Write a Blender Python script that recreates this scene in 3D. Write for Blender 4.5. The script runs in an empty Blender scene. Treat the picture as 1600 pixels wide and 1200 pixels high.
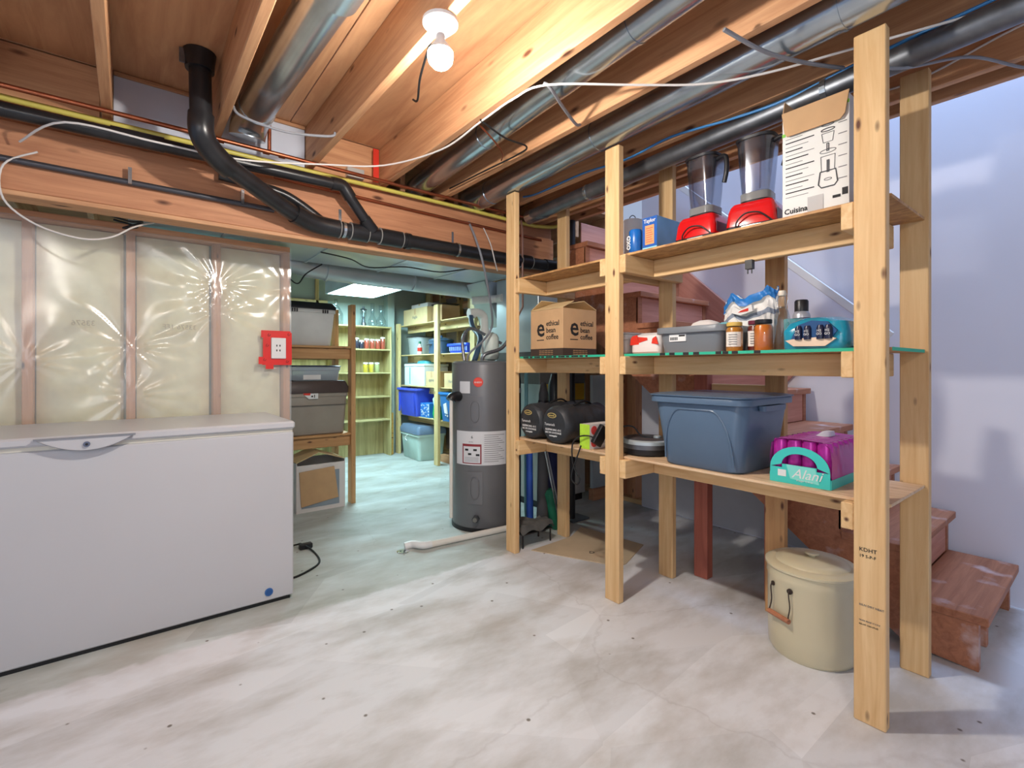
import bpy, bmesh, math, random
from mathutils import Vector, Matrix, Euler
random.seed(7)
PI = math.pi
S = bpy.context.scene
COL = S.collection

# ------------------------------------------------------------------ camera
cam_data = bpy.data.cameras.new('camera')
cam_data.sensor_width = 36.0
cam_data.lens = 760.0 / 1600.0 * 36.0
cam_data.shift_y = -26.0 / 1600.0
cam_data.clip_start = 0.02
cam = bpy.data.objects.new('camera', cam_data)
COL.objects.link(cam)
cam.location = (0, 0, 1.17)
cam.rotation_euler = (PI / 2, 0, -math.atan(600.0 / 760.0))
S.camera = cam
# ------------------------------------------------------------------ world, lights, exposure
S.view_settings.view_transform = 'Standard'
S.view_settings.look = 'None'
S.view_settings.gamma = 1.0
S.view_settings.use_curve_mapping = False
S.view_settings.exposure = 0.12
BULB_STRENGTH = 1300.0
PANEL_STRENGTH = 38.0
WORLD_STRENGTH = 0.55
world = bpy.data.worlds.new('world')
S.world = world
world.use_nodes = True
bg = world.node_tree.nodes['Background']
bg.inputs[0].default_value = (0.62, 0.74, 1.0, 1)
bg.inputs[1].default_value = WORLD_STRENGTH
BULB_AT = (0.80, 1.39, 2.19)
FILL_BULB_AT = (-0.60, -0.90, 2.19)
def area_light(name, loc, target, size, size_y, power, color):
    l = bpy.data.lights.new(name, 'AREA')
    l.shape = 'RECTANGLE'; l.size = size; l.size_y = size_y; l.energy = power; l.color = color
    o = bpy.data.objects.new(name, l); COL.objects.link(o)
    o.location = loc
    o.rotation_euler = (Vector(target) - Vector(loc)).to_track_quat('-Z', 'Y').to_euler()
    return o
area_light('stairwell_daylight', (3.05, 0.9, 4.2), (3.1, 1.0, 1.0), 0.6, 2.4, 110, (0.42, 0.62, 1.0))
area_light('room_fill', (-1.9, -1.6, 1.6), (1.6, 2.2, 1.3), 2.2, 1.5, 20, (0.95, 0.97, 1.0))  # added soft fill from behind the camera, no window there

# ------------------------------------------------------------------ colour + material helpers
def lin(c):
    r = []
    for v in c:
        v = v / 255.0
        r.append(v / 12.92 if v <= 0.04045 else ((v + 0.055) / 1.055) ** 2.4)
    return tuple(r) + (1.0,)
MC = {}
def base_mat(name):
    m = bpy.data.materials.new(name); m.use_nodes = True
    return m, m.node_tree.nodes, m.node_tree.links, m.node_tree.nodes['Principled BSDF']
def mat(name, rgb, rough=0.5, metal=0.0, vary=0.08, scale=6.0, bump=0.0, spec=None, alpha=1.0, trans=0.0, emit=0.0, coat=0.0, ior=None):
    if name in MC: return MC[name]
    m, N, L, B = base_mat(name)
    c = lin(rgb)
    tc = N.new('ShaderNodeTexCoord')
    nz = N.new('ShaderNodeTexNoise'); nz.inputs['Scale'].default_value = scale; nz.inputs['Detail'].default_value = 5
    L.new(tc.outputs['Object'], nz.inputs['Vector'])
    rp = N.new('ShaderNodeValToRGB')
    rp.color_ramp.elements[0].position = 0.3; rp.color_ramp.elements[1].position = 0.7
    rp.color_ramp.elements[0].color = tuple(v * (1 - vary) for v in c[:3]) + (1,)
    rp.color_ramp.elements[1].color = tuple(min(1, v * (1 + vary)) for v in c[:3]) + (1,)
    L.new(nz.outputs['Fac'], rp.inputs[0]); L.new(rp.outputs[0], B.inputs['Base Color'])
    B.inputs['Roughness'].default_value = rough; B.inputs['Metallic'].default_value = metal
    B.inputs['Alpha'].default_value = alpha
    B.inputs['Transmission Weight'].default_value = trans
    B.inputs['Coat Weight'].default_value = coat
    if ior: B.inputs['IOR'].default_value = ior
    if emit:
        B.inputs['Emission Color'].default_value = c; B.inputs['Emission Strength'].default_value = emit
    if bump:
        bp = N.new('ShaderNodeBump'); bp.inputs['Strength'].default_value = bump; bp.inputs['Distance'].default_value = 0.01
        L.new(nz.outputs['Fac'], bp.inputs['Height']); L.new(bp.outputs[0], B.inputs['Normal'])
    MC[name] = m
    return m
def wood(name, light, dark, knot=(90, 50, 30), rough=0.6, stretch=(1.3, 22, 22), knots=True, vary=0.12, wear=None, ks=1.0):
    if name in MC: return MC[name]
    m, N, L, B = base_mat(name)
    tc = N.new('ShaderNodeTexCoord'); oi = N.new('ShaderNodeObjectInfo')
    ad = N.new('ShaderNodeVectorMath'); ad.operation = 'MULTIPLY_ADD'
    L.new(oi.outputs['Random'], ad.inputs[0]); ad.inputs[1].default_value = (17.3, 9.1, 5.7)
    L.new(tc.outputs['Object'], ad.inputs[2])
    mp = N.new('ShaderNodeMapping'); mp.inputs['Scale'].default_value = stretch
    L.new(ad.outputs[0], mp.inputs[0])
    nz = N.new('ShaderNodeTexNoise'); nz.inputs['Scale'].default_value = 1.6; nz.inputs['Detail'].default_value = 6
    nz.inputs['Roughness'].default_value = 0.62; nz.inputs['Distortion'].default_value = 0.6
    L.new(mp.outputs[0], nz.inputs['Vector'])
    rp = N.new('ShaderNodeValToRGB')
    rp.color_ramp.elements[0].position = 0.28; rp.color_ramp.elements[1].position = 0.66
    rp.color_ramp.elements[0].color = lin(dark); rp.color_ramp.elements[1].color = lin(light)
    L.new(nz.outputs['Fac'], rp.inputs[0])
    col = rp.outputs[0]
    if knots:
        mk_ = N.new('ShaderNodeMapping'); mk_.inputs['Scale'].default_value = (6.0 * ks, 16 * ks, 16 * ks)
        L.new(ad.outputs[0], mk_.inputs[0])
        vo = N.new('ShaderNodeTexVoronoi'); vo.inputs['Scale'].default_value = 1.0
        L.new(mk_.outputs[0], vo.inputs['Vector'])
        r2 = N.new('ShaderNodeValToRGB')
        r2.color_ramp.elements[0].position = 0.06; r2.color_ramp.elements[1].position = 0.16
        r2.color_ramp.elements[0].color = (0, 0, 0, 1); r2.color_ramp.elements[1].color = (1, 1, 1, 1)
        L.new(vo.outputs['Distance'], r2.inputs[0])
        mx = N.new('ShaderNodeMix'); mx.data_type = 'RGBA'
        L.new(r2.outputs[0], mx.inputs[0]); mx.inputs[6].default_value = lin(knot); L.new(col, mx.inputs[7])
        col = mx.outputs[2]
    if wear:
        wn = N.new('ShaderNodeTexNoise'); wn.inputs['Scale'].default_value = 7; wn.inputs['Detail'].default_value = 8
        L.new(tc.outputs['Object'], wn.inputs['Vector'])
        wr = N.new('ShaderNodeValToRGB'); wr.color_ramp.elements[0].position = 0.6; wr.color_ramp.elements[1].position = 0.72
        L.new(wn.outputs['Fac'], wr.inputs[0])
        wm = N.new('ShaderNodeMix'); wm.data_type = 'RGBA'
        L.new(wr.outputs[0], wm.inputs[0]); L.new(col, wm.inputs[6]); wm.inputs[7].default_value = lin(wear)
        col = wm.outputs[2]
    hs = N.new('ShaderNodeHueSaturation')
    mr = N.new('ShaderNodeMapRange'); mr.inputs[3].default_value = 1 - vary; mr.inputs[4].default_value = 1 + vary
    L.new(oi.outputs['Random'], mr.inputs[0]); L.new(mr.outputs[0], hs.inputs['Value'])
    L.new(col, hs.inputs['Color']); L.new(hs.outputs[0], B.inputs['Base Color'])
    B.inputs['Roughness'].default_value = rough
    bp = N.new('ShaderNodeBump'); bp.inputs['Strength'].default_value = 0.25; bp.inputs['Distance'].default_value = 0.004
    L.new(nz.outputs['Fac'], bp.inputs['Height']); L.new(bp.outputs[0], B.inputs['Normal'])
    MC[name] = m
    return m

PINE = wood('new pine lumber', (228, 193, 142), (206, 162, 108))
PINE2 = wood('pale pine lumber', (226, 205, 150), (200, 172, 112))
JOIST = wood('old fir joist', (208, 160, 118), (176, 124, 86), rough=0.65, ks=0.62)
GIRD = wood('old fir girder', (204, 146, 106), (172, 114, 80), rough=0.65, ks=0.6)
PLYS = wood('fir plywood underside', (210, 162, 120), (178, 126, 90), stretch=(1.2, 9, 9), knots=False)
STUD = wood('wall stud pine', (214, 160, 120), (186, 128, 90), knot=(60, 30, 20))
OSB = wood('oriented strand board', (206, 160, 104), (140, 92, 52), stretch=(9, 26, 26), knots=False, vary=0.05)
OSBW = wood('worn shelf board', (226, 196, 160), (196, 158, 120), stretch=(2, 30, 30), vary=0.05)
STAIR = wood('brown stained stair wood', (184, 122, 88), (150, 92, 64), knots=False, wear=(200, 172, 166))
RISER = wood('pinkish stair riser', (200, 142, 122), (176, 116, 98), knots=False)
REDW = wood('red brown post', (188, 108, 88), (148, 78, 64), knots=False, stretch=(1.2, 12, 12))
CASEW = wood('veneer plywood', (204, 190, 136), (142, 126, 76), stretch=(0.9, 10, 10), knots=False, vary=0.04)
BROWNR = wood('rack rail fir', (206, 160, 108), (178, 128, 80))
CONC_W = mat('drywall', (222, 222, 231), 0.8, vary=0.03, scale=1.5)
UNPAINT = mat('unpainted drywall', (196, 196, 200), 0.85, vary=0.04)
BACKW = mat('pale green blue wall', (178, 196, 190), 0.85, vary=0.05, scale=2)
GALV = mat('galvanized steel', (178, 188, 196), 0.24, 0.93, vary=0.10, scale=9)
GALVD = mat('dull galvanized steel', (120, 124, 130), 0.42, 0.9, vary=0.2, scale=14)
GALVL = mat('bright sheet metal', (198, 208, 210), 0.32, 0.5, vary=0.08, scale=3, bump=0.05)
ABS = mat('black drain pipe plastic', (30, 31, 34), 0.32, vary=0.3, scale=12)
BLK = mat('black plastic', (24, 24, 27), 0.4)
BLKM = mat('black rubber cable', (20, 20, 22), 0.5)
COPPER = mat('copper pipe', (168, 98, 70), 0.35, 0.9, vary=0.15)
YEL = mat('yellow gas pipe', (214, 200, 96), 0.4)
BLUEC = mat('blue cable jacket', (60, 130, 190), 0.4)
WHC = mat('white cable jacket', (214, 210, 206), 0.45)
GRYC = mat('grey cable jacket', (130, 132, 138), 0.4)
WHITE = mat('white plastic', (228, 228, 226), 0.4, vary=0.03)
PVC = mat('white pvc pipe', (226, 222, 212), 0.35, vary=0.04)
CARD = mat('cardboard', (196, 158, 116), 0.75, vary=0.05, scale=12)
CARDL = mat('light cardboard', (206, 180, 134), 0.75, vary=0.05, scale=12)
RED = mat('red plastic', (214, 54, 38), 0.4)
CHROME = mat('chrome', (210, 210, 212), 0.15, 1.0, vary=0.02)
FRZ = mat('white enamel', (190, 190, 193), 0.35, vary=0.03, scale=1.2)
INK = mat('black ink', (28, 28, 30), 0.7)
INKG = mat('grey ink', (110, 110, 112), 0.7)

def glassy(name, rgb, rough=0.05, alpha=0.25, clear=False):
    if name in MC: return MC[name]
    m, N, L, B = base_mat(name)
    c = lin(rgb)
    B.inputs['Base Color'].default_value = c; B.inputs['Roughness'].default_value = rough
    B.inputs['IOR'].default_value = 1.45
    tr = N.new('ShaderNodeBsdfTransparent'); tr.inputs[0].default_value = tuple(0.55 + 0.45 * v for v in c[:3]) + (1,)
    lw = N.new('ShaderNodeLayerWeight'); lw.inputs[0].default_value = 0.35
    mr = N.new('ShaderNodeMapRange'); mr.inputs[3].default_value = alpha; mr.inputs[4].default_value = min(1, alpha + 0.6)
    if clear:
        gl = N.new('ShaderNodeBsdfGlossy'); gl.inputs[0].default_value = c; gl.inputs['Roughness'].default_value = rough
        B = gl
    mx = N.new('ShaderNodeMixShader')
    L.new(lw.outputs['Facing'], mr.inputs[0]); L.new(mr.outputs[0], mx.inputs[0])
    L.new(tr.outputs[0], mx.inputs[1]); L.new(B.outputs[0], mx.inputs[2])
    L.new(mx.outputs[0], N['Material Output'].inputs[0])
    MC[name] = m
    return m
GLASS = glassy('clear glass', (225, 235, 238), 0.05, 0.05, True)
JARG = glassy('clear blender jar plastic', (210, 214, 222), 0.12, 0.06, True)

# ------------------------------------------------------------------ mesh helpers
def nb(): return bmesh.new()
def ring(bm, pts): return [bm.verts.new(p) for p in pts]
def bridge(bm, a, b, closed=True):
    n = len(a)
    for i in range(n if closed else n - 1):
        j = (i + 1) % n
        try: bm.faces.new((a[i], a[j], b[j], b[i]))
        except ValueError: pass
def box(bm, x0, x1, y0, y1, z0, z1, bev=0.0):
    r = bmesh.ops.create_cube(bm, size=1.0, matrix=Matrix.Translation(((x0 + x1) / 2, (y0 + y1) / 2, (z0 + z1) / 2)) @ Matrix.Diagonal((abs(x1 - x0), abs(y1 - y0), abs(z1 - z0), 1)))
    if bev:
        es = {e for v in r['verts'] for e in v.link_edges}
        bmesh.ops.bevel(bm, geom=list(es), offset=bev, segments=1, affect='EDGES')
    return bm
def frame_of(d):
    d = Vector(d).normalized()
    u = Vector((0, 0, 1)) if abs(d.z) < 0.9 else Vector((1, 0, 0))
    a = d.cross(u).normalized(); b = d.cross(a).normalized()
    return d, a, b
def tube(bm, pts, r, seg=10, caps=True, smooth_n=0, rz=None):
    P = [Vector(p) for p in pts]
    if smooth_n and len(P) > 2:
        Q = []
        for i in range(len(P) - 1):
            p0 = P[max(i - 1, 0)]; p1 = P[i]; p2 = P[i + 1]; p3 = P[min(i + 2, len(P) - 1)]
            for k in range(smooth_n):
                t = k / smooth_n
                Q.append(0.5 * ((2 * p1) + (-p0 + p2) * t + (2 * p0 - 5 * p1 + 4 * p2 - p3) * t * t + (-p0 + 3 * p1 - 3 * p2 + p3) * t ** 3))
        Q.append(P[-1]); P = Q
    n = len(P); rr = r if isinstance(r, (list, tuple)) else [r] * n
    if len(rr) != n: rr = [rr[min(int(i * len(rr) / n), len(rr) - 1)] for i in range(n)]
    d, a, b = frame_of(P[1] - P[0])
    prev = None; first = None
    for i in range(n):
        t = (P[min(i + 1, n - 1)] - P[max(i - 1, 0)])
        if t.length < 1e-9: t = d
        t = t.normalized()
        a = (a - t * a.dot(t)).normalized(); b = t.cross(a)
        cur = ring(bm, [P[i] + (a * math.cos(2 * PI * k / seg) + b * math.sin(2 * PI * k / seg)) * rr[i] for k in range(seg)])
        if prev: bridge(bm, prev, cur)
        else: first = cur
        prev = cur
    if caps:
        bm.faces.new(list(reversed(first))); bm.faces.new(prev)
    return bm
def cyl(bm, p0, p1, r0, r1=None, seg=20, caps=True):
    return tube(bm, [p0, p1], [r0, r0 if r1 is None else r1], seg, caps)
def lathe(bm, prof, seg=28, c=(0, 0, 0), caps=True, sx=1.0, sy=1.0):
    prev = None; first = None
    for (r, z) in prof:
        cur = ring(bm, [(c[0] + sx * r * math.cos(2 * PI * k / seg), c[1] + sy * r * math.sin(2 * PI * k / seg), c[2] + z) for k in range(seg)])
        if prev: bridge(bm, prev, cur)
        else: first = cur
        prev = cur
    if caps:
        bm.faces.new(list(reversed(first))); bm.faces.new(prev)
    return bm
def prism(bm, poly, ax, a, b):
    def P(u, v, w):
        return {'x': (w, u, v), 'y': (u, w, v), 'z': (u, v, w)}[ax]
    A = ring(bm, [P(u, v, a) for u, v in poly]); B = ring(bm, [P(u, v, b) for u, v in poly])
    bridge(bm, A, B); bm.faces.new(list(reversed(A))); bm.faces.new(B)
    return bm
def rrect(w, d, r, n=4):
    pts = []
    r = min(r, w / 2 - 1e-4, d / 2 - 1e-4)
    for (cx, cy, a0) in ((w / 2 - r, d / 2 - r, 0), (-w / 2 + r, d / 2 - r, PI / 2), (-w / 2 + r, -d / 2 + r, PI), (w / 2 - r, -d / 2 + r, 1.5 * PI)):
        for k in range(n + 1):
            t = a0 + PI / 2 * k / n
            pts.append((cx + r * math.cos(t), cy + r * math.sin(t)))
    return pts
def loft(bm, levels, n=4, caps=(True, True)):
    """levels: (z, w, d, r[, cx, cy])"""
    prev = None
    for lv in levels:
        z, w, d, r = lv[:4]; cx, cy = (lv[4], lv[5]) if len(lv) > 4 else (0, 0)
        cur = ring(bm, [(x + cx, y + cy, z) for x, y in rrect(w, d, r, n)])
        if prev: bridge(bm, prev, cur)
        elif caps[0]: bm.faces.new(list(reversed(cur)))
        prev = cur
    if caps[1]: bm.faces.new(prev)
    return bm
def wloc(o):
    v = Vector((0, 0, 0))
    while o is not None:
        v = v + o.location; o = o.parent
    return v
def mk(name, bm, m, parent=None, smooth=False, loc=None, rot=None, label=None):
    """one mesh object; coordinates are world ones, shifted into the parent's frame"""
    bmesh.ops.recalc_face_normals(bm, faces=bm.faces)
    me = bpy.data.meshes.new(name)
    if parent is not None and loc is None and rot is None:
        bmesh.ops.translate(bm, verts=bm.verts, vec=-wloc(parent))
    bm.to_mesh(me); bm.free()
    me.materials.append(m)
    if smooth:
        for p in me.polygons: p.use_smooth = True
        try: me.set_sharp_from_angle(angle=math.radians(40))
        except Exception: pass
    o = bpy.data.objects.new(name, me); COL.objects.link(o)
    if parent is not None: o.parent = parent
    if loc is not None: o.location = Vector(loc) - (wloc(parent) if parent is not None else Vector((0, 0, 0)))
    if rot is not None: o.rotation_euler = rot
    if label: o['label'] = label
    return o
def tag(o, label, cat, group=None):
    o['label'] = label; o['category'] = cat
    if group: o['group'] = group
    return o
def thing(name, label, cat, loc=(0, 0, 0), group=None):
    o = bpy.data.objects.new(name, None); o.empty_display_size = 0.05
    COL.objects.link(o); o.location = loc
    return tag(o, label, cat, group)
def struct(o):
    o['kind'] = 'structure'; return o
def place(o, loc, rz=0.0):
    o.location = loc; o.rotation_euler = (0, 0, rz); return o
def kids(o): return [c for c in bpy.data.objects if c.parent is o]
def dup(o, loc, rz, label, parent=None):
    c = o.copy(); COL.objects.link(c)
    if parent is not None: c.parent = parent
    else:
        c.location = loc; c.rotation_euler = (0, 0, rz); c['label'] = label
    for ch in kids(o): dup(ch, None, None, None, c)
    return c
def lum(name, x0, x1, y0, y1, z0, z1, m, parent=None, bev=0.003):
    """axis-aligned board; the grain follows its longest side"""
    dx, dy, dz = x1 - x0, y1 - y0, z1 - z0
    c = ((x0 + x1) / 2, (y0 + y1) / 2, (z0 + z1) / 2)
    if dx >= dy and dx >= dz: s, rot = (dx, dy, dz), (0, 0, 0)
    elif dy >= dz: s, rot = (dy, dx, dz), (0, 0, PI / 2)
    else: s, rot = (dz, dy, dx), (0, -PI / 2, 0)
    bm = nb(); box(bm, -s[0] / 2, s[0] / 2, -s[1] / 2, s[1] / 2, -s[2] / 2, s[2] / 2, min(bev, min(s) * 0.3))
    return mk(name, bm, m, parent, loc=c, rot=rot)
def beam(name, p0, p1, w, h, m, parent=None, bev=0.003):
    """board from p0 to p1, w across, h in its upright direction"""
    p0 = Vector(p0); p1 = Vector(p1); d = p1 - p0; L = d.length
    bm = nb(); box(bm, -L / 2, L / 2, -w / 2, w / 2, -h / 2, h / 2, bev)
    X = d.normalized(); Y = Vector((0, 0, 1)).cross(X)
    Y = Vector((0, 1, 0)) if Y.length < 1e-4 else Y.normalized()
    Z = X.cross(Y)
    rot = Matrix((X, Y, Z)).transposed().to_euler()
    return mk(name, bm, m, parent, loc=(p0 + p1) / 2, rot=rot)
def text(s, size, m, parent, loc, rot=(PI / 2, 0, 0), name='lettering', align='CENTER', ext=0.0004, bold=0.0, sx=1.0, shear=0.0):
    cu = bpy.data.curves.new('t', 'FONT'); cu.body = s; cu.size = size; cu.extrude = ext; cu.align_x = align
    cu.offset = bold; cu.shear = shear; cu.resolution_u = 2
    o = bpy.data.objects.new('t', cu); COL.objects.link(o)
    bpy.context.view_layer.update()
    me = bpy.data.meshes.new_from_object(o.evaluated_get(bpy.context.evaluated_depsgraph_get()))
    bpy.data.objects.remove(o); bpy.data.curves.remove(cu)
    me.materials.clear(); me.materials.append(m)
    if sx != 1.0:
        for v in me.vertices: v.co.x *= sx
    r = bpy.data.objects.new(name, me); COL.objects.link(r)
    r.parent = parent; r.location = Vector(loc); r.rotation_euler = rot
    return r
F_X = (PI / 2, 0, -PI / 2)     # lettering on a face that looks towards -X
F_Y = (PI / 2, 0, 0)           # lettering on a face that looks towards -Y

# ================================================================== SETTING
# ---- floor
def floor_mat():
    m, N, L, B = base_mat('painted concrete floor')
    tc = N.new('ShaderNodeTexCoord'); sp = N.new('ShaderNodeSeparateXYZ'); L.new(tc.outputs['Object'], sp.inputs[0])
    n1 = N.new('ShaderNodeTexNoise'); n1.inputs['Scale'].default_value = 2.2; n1.inputs['Detail'].default_value = 9; n1.inputs['Roughness'].default_value = 0.6
    mp = N.new('ShaderNodeMapping'); mp.inputs['Scale'].default_value = (0.8, 1.8, 1); mp.inputs['Rotation'].default_value = (0, 0, 0.5)
    L.new(tc.outputs['Object'], mp.inputs[0]); L.new(mp.outputs[0], n1.inputs['Vector'])
    a = N.new('ShaderNodeValToRGB'); a.color_ramp.elements[0].position = 0.34; a.color_ramp.elements[1].position = 0.56
    a.color_ramp.elements[0].color = lin((188, 185, 181)); a.color_ramp.elements[1].color = lin((222, 223, 226))
    L.new(n1.outputs['Fac'], a.inputs[0])
    b = N.new('ShaderNodeValToRGB'); b.color_ramp.elements[0].position = 0.3; b.color_ramp.elements[1].position = 0.65
    b.color_ramp.elements[0].color = lin((160, 160, 150)); b.color_ramp.elements[1].color = lin((200, 206, 204))
    L.new(n1.outputs['Fac'], b.inputs[0])
    n2 = N.new('ShaderNodeTexNoise'); n2.inputs['Scale'].default_value = 9; n2.inputs['Detail'].default_value = 4
    L.new(tc.outputs['Object'], n2.inputs['Vector'])
    md = N.new('ShaderNodeMath'); md.operation = 'MULTIPLY_ADD'; md.inputs[1].default_value = 0.09
    L.new(n2.outputs['Fac'], md.inputs[0]); L.new(sp.outputs['Y'], md.inputs[2])
    st = N.new('ShaderNodeMapRange'); st.inputs[1].default_value = 2.46; st.inputs[2].default_value = 2.485
    L.new(md.outputs[0], st.inputs[0])
    mx = N.new('ShaderNodeMix'); mx.data_type = 'RGBA'; L.new(st.outputs[0], mx.inputs[0]); L.new(a.outputs[0], mx.inputs[6]); L.new(b.outputs[0], mx.inputs[7])
    vp = N.new('ShaderNodeTexVoronoi'); vp.inputs['Scale'].default_value = 1.5; L.new(mp.outputs[0], vp.inputs['Vector'])
    pr = N.new('ShaderNodeMapRange'); pr.inputs[3].default_value = 0.90; pr.inputs[4].default_value = 1.07
    sr = N.new('ShaderNodeSeparateColor'); L.new(vp.outputs['Color'], sr.inputs[0]); L.new(sr.outputs[0], pr.inputs[0])
    hv = N.new('ShaderNodeHueSaturation'); L.new(pr.outputs[0], hv.inputs['Value']); L.new(mx.outputs[2], hv.inputs['Color'])
    # specks of dirt
    vo = N.new('ShaderNodeTexVoronoi'); vo.inputs['Scale'].default_value = 8.0; vo.inputs['Randomness'].default_value = 1
    L.new(tc.outputs['Object'], vo.inputs['Vector'])
    vr = N.new('ShaderNodeValToRGB'); vr.color_ramp.elements[0].position = 0.04; vr.color_ramp.elements[1].position = 0.07
    L.new(vo.outputs['Distance'], vr.inputs[0])
    m2 = N.new('ShaderNodeMix'); m2.data_type = 'RGBA'; L.new(vr.outputs[0], m2.inputs[0]); m2.inputs[6].default_value = lin((120, 112, 104)); L.new(hv.outputs[0], m2.inputs[7])
    # soft brown stains
    n3 = N.new('ShaderNodeTexNoise'); n3.inputs['Scale'].default_value = 1.7; n3.inputs['Detail'].default_value = 7
    m3p = N.new('ShaderNodeMapping'); m3p.inputs['Location'].default_value = (4.2, 1.3, 0); L.new(tc.outputs['Object'], m3p.inputs[0]); L.new(m3p.outputs[0], n3.inputs['Vector'])
    r3 = N.new('ShaderNodeMapRange'); r3.inputs[1].default_value = 0.58; r3.inputs[2].default_value = 0.76; r3.inputs[4].default_value = 0.55
    L.new(n3.outputs['Fac'], r3.inputs[0])
    m3 = N.new('ShaderNodeMix'); m3.data_type = 'RGBA'; L.new(r3.outputs[0], m3.inputs[0]); L.new(m2.outputs[2], m3.inputs[6]); m3.inputs[7].default_value = lin((168, 150, 134))
    # hairline cracks
    vc = N.new('ShaderNodeTexVoronoi'); vc.feature = 'DISTANCE_TO_EDGE'; vc.inputs['Scale'].default_value = 0.55
    ds = N.new('ShaderNodeVectorMath'); ds.operation = 'MULTIPLY_ADD'; ds.inputs[1].default_value = (0.14, 0.14, 0.0)
    L.new(n2.outputs['Color'], ds.inputs[0]); L.new(tc.outputs['Object'], ds.inputs[2]); L.new(ds.outputs[0], vc.inputs['Vector'])
    rc = N.new('ShaderNodeMapRange'); rc.inputs[1].default_value = 0.0; rc.inputs[2].default_value = 0.0045; rc.inputs[3].default_value = 0.14; rc.inputs[4].default_value = 0.0
    L.new(vc.outputs['Distance'], rc.inputs[0])
    m4 = N.new('ShaderNodeMix'); m4.data_type = 'RGBA'; L.new(rc.outputs[0], m4.inputs[0]); L.new(m3.outputs[2], m4.inputs[6]); m4.inputs[7].default_value = lin((120, 104, 96))
    L.new(m4.outputs[2], B.inputs['Base Color'])
    B.inputs['Roughness'].default_value = 0.62
    bp = N.new('ShaderNodeBump'); bp.inputs['Strength'].default_value = 0.15; L.new(n1.outputs['Fac'], bp.inputs['Height']); L.new(bp.outputs[0], B.inputs['Normal'])
    return m
bm = nb(); box(bm, -3.0, 3.52, -2.4, 6.6, -0.08, 0.0)
floor = struct(mk('floor', bm, floor_mat()))

# ---- stairwell wall (drywall) with open studs at its far end
bm = nb(); box(bm, 3.40, 3.50, -2.4, 2.54, 0.0, 4.6)
wall_right = struct(mk('wall_right', bm, CONC_W))
for y in (2.62, 2.78, 3.0):
    lum('stud', 3.42, 3.51, y, y + 0.038, 0.04, 2.28, STUD, wall_right)
lum('bottom_plate', 3.42, 3.51, 2.545, 3.3, 0, 0.038, PINE, wall_right)
lum('sheathing', 3.512, 3.52, 2.545, 3.3, 0, 2.3, PLYS, wall_right)
bm = nb(); box(bm, 3.385, 3.3995, 1.12, 2.53, 0.012, 0.60)
mk('drywall_panel', bm, UNPAINT, wall_right)
text('16 2 15', 0.035, INKG, wall_right, Vector((3.383, 1.24, 0.10)), F_X, name='stamp')

# ---- second room walls
bm = nb(); box(bm, -2.0, 3.52, 6.36, 6.5, 0, 2.55)
wall_back = struct(mk('wall_back', bm, BACKW))
lum('top_rail', 0.9, 2.0, 6.32, 6.358, 1.98, 2.02, PINE2, wall_back)
for x in (1.15, 1.85):
    lum('stud', x, x + 0.04, 6.32, 6.358, 1.72, 2.3, PINE2, wall_back)
bm = nb(); box(bm, 3.49, 3.56, 3.31, 6.36, 0, 2.55)
wall_side = struct(mk('wall_far_right', bm, mat('concrete wall', (170, 160, 150), 0.85, vary=0.12)))
for y in (3.4, 4.2, 4.62, 5.05, 5.45, 5.9, 6.3):
    lum('stud', 3.40, 3.489, y, y + 0.04, 0.04, 2.3, PINE2, wall_side)
for z in (1.78, 1.95, 2.12):
    lum('lath_board', 3.47, 3.489, 3.35, 6.3, z, z + 0.09, JOIST, wall_side)
lum('bottom_plate', 3.40, 3.489, 3.35, 6.35, 0, 0.038, PINE2, wall_side)
bm = nb(); box(bm, 2.765, 2.86, 6.22, 6.358, 0, 2.3)
struct(mk('trim_1', bm, BACKW))

# ---- insulated partition on the left
WY = 3.36
wall_left = bpy.data.objects.new('wall_left', None); COL.objects.link(wall_left); wall_left.location = (-0.5, WY, 0); struct(wall_left)
for x in (-1.62, -1.21, -0.80, -0.41, -0.008, 0.396, 0.782):
    lum('stud', x, x + 0.04, WY, WY + 0.089, 0.04, 1.905, STUD, wall_left)
lum('top_plate', -1.65, 0.822, WY - 0.004, WY + 0.089, 1.905, 1.945, STUD, wall_left)
lum('bottom_plate', -1.65, 0.822, WY, WY + 0.089, 0.0, 0.04, STUD, wall_left)
bm = nb(); box(bm, -1.65, 0.822, WY + 0.091, WY + 0.104, 0, 1.94)
mk('backing_board', bm, BACKW, wall_left)
INSUL = mat('fibreglass insulation', (244, 240, 206), 0.95, vary=0.16, scale=7, bump=0.6)
for i, x in enumerate((-1.58, -1.17, -0.76, -0.37, 0.032, 0.436)):
    w = 0.346 if i < 5 else 0.336
    bm = nb(); nx, nz = 10, 36
    g = []
    for a in range(nx + 1):
        col_ = []
        for b in range(nz + 1):
            u = a / nx; v = b / nz
            edge = min(1, 6 * u, 6 * (1 - u)) * min(1, 12 * v + .2, 12 * (1 - v) + .2)
            d = 0.05 * edge * (0.75 + 0.35 * math.sin(7 * v * 3 + i * 2 + 3 * u) * math.sin(5 * u + v * 11 + i))
            col_.append(bm.verts.new((x + w * u + 0.005, WY + 0.07 - d, 0.045 + 1.855 * v)))
        g.append(col_)
    for a in range(nx):
        for b in range(nz):
            bm.faces.new((g[a][b], g[a + 1][b], g[a + 1][b + 1], g[a][b + 1]))
    mk('insulation_batt', bm, INSUL, wall_left, smooth=True)
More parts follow.
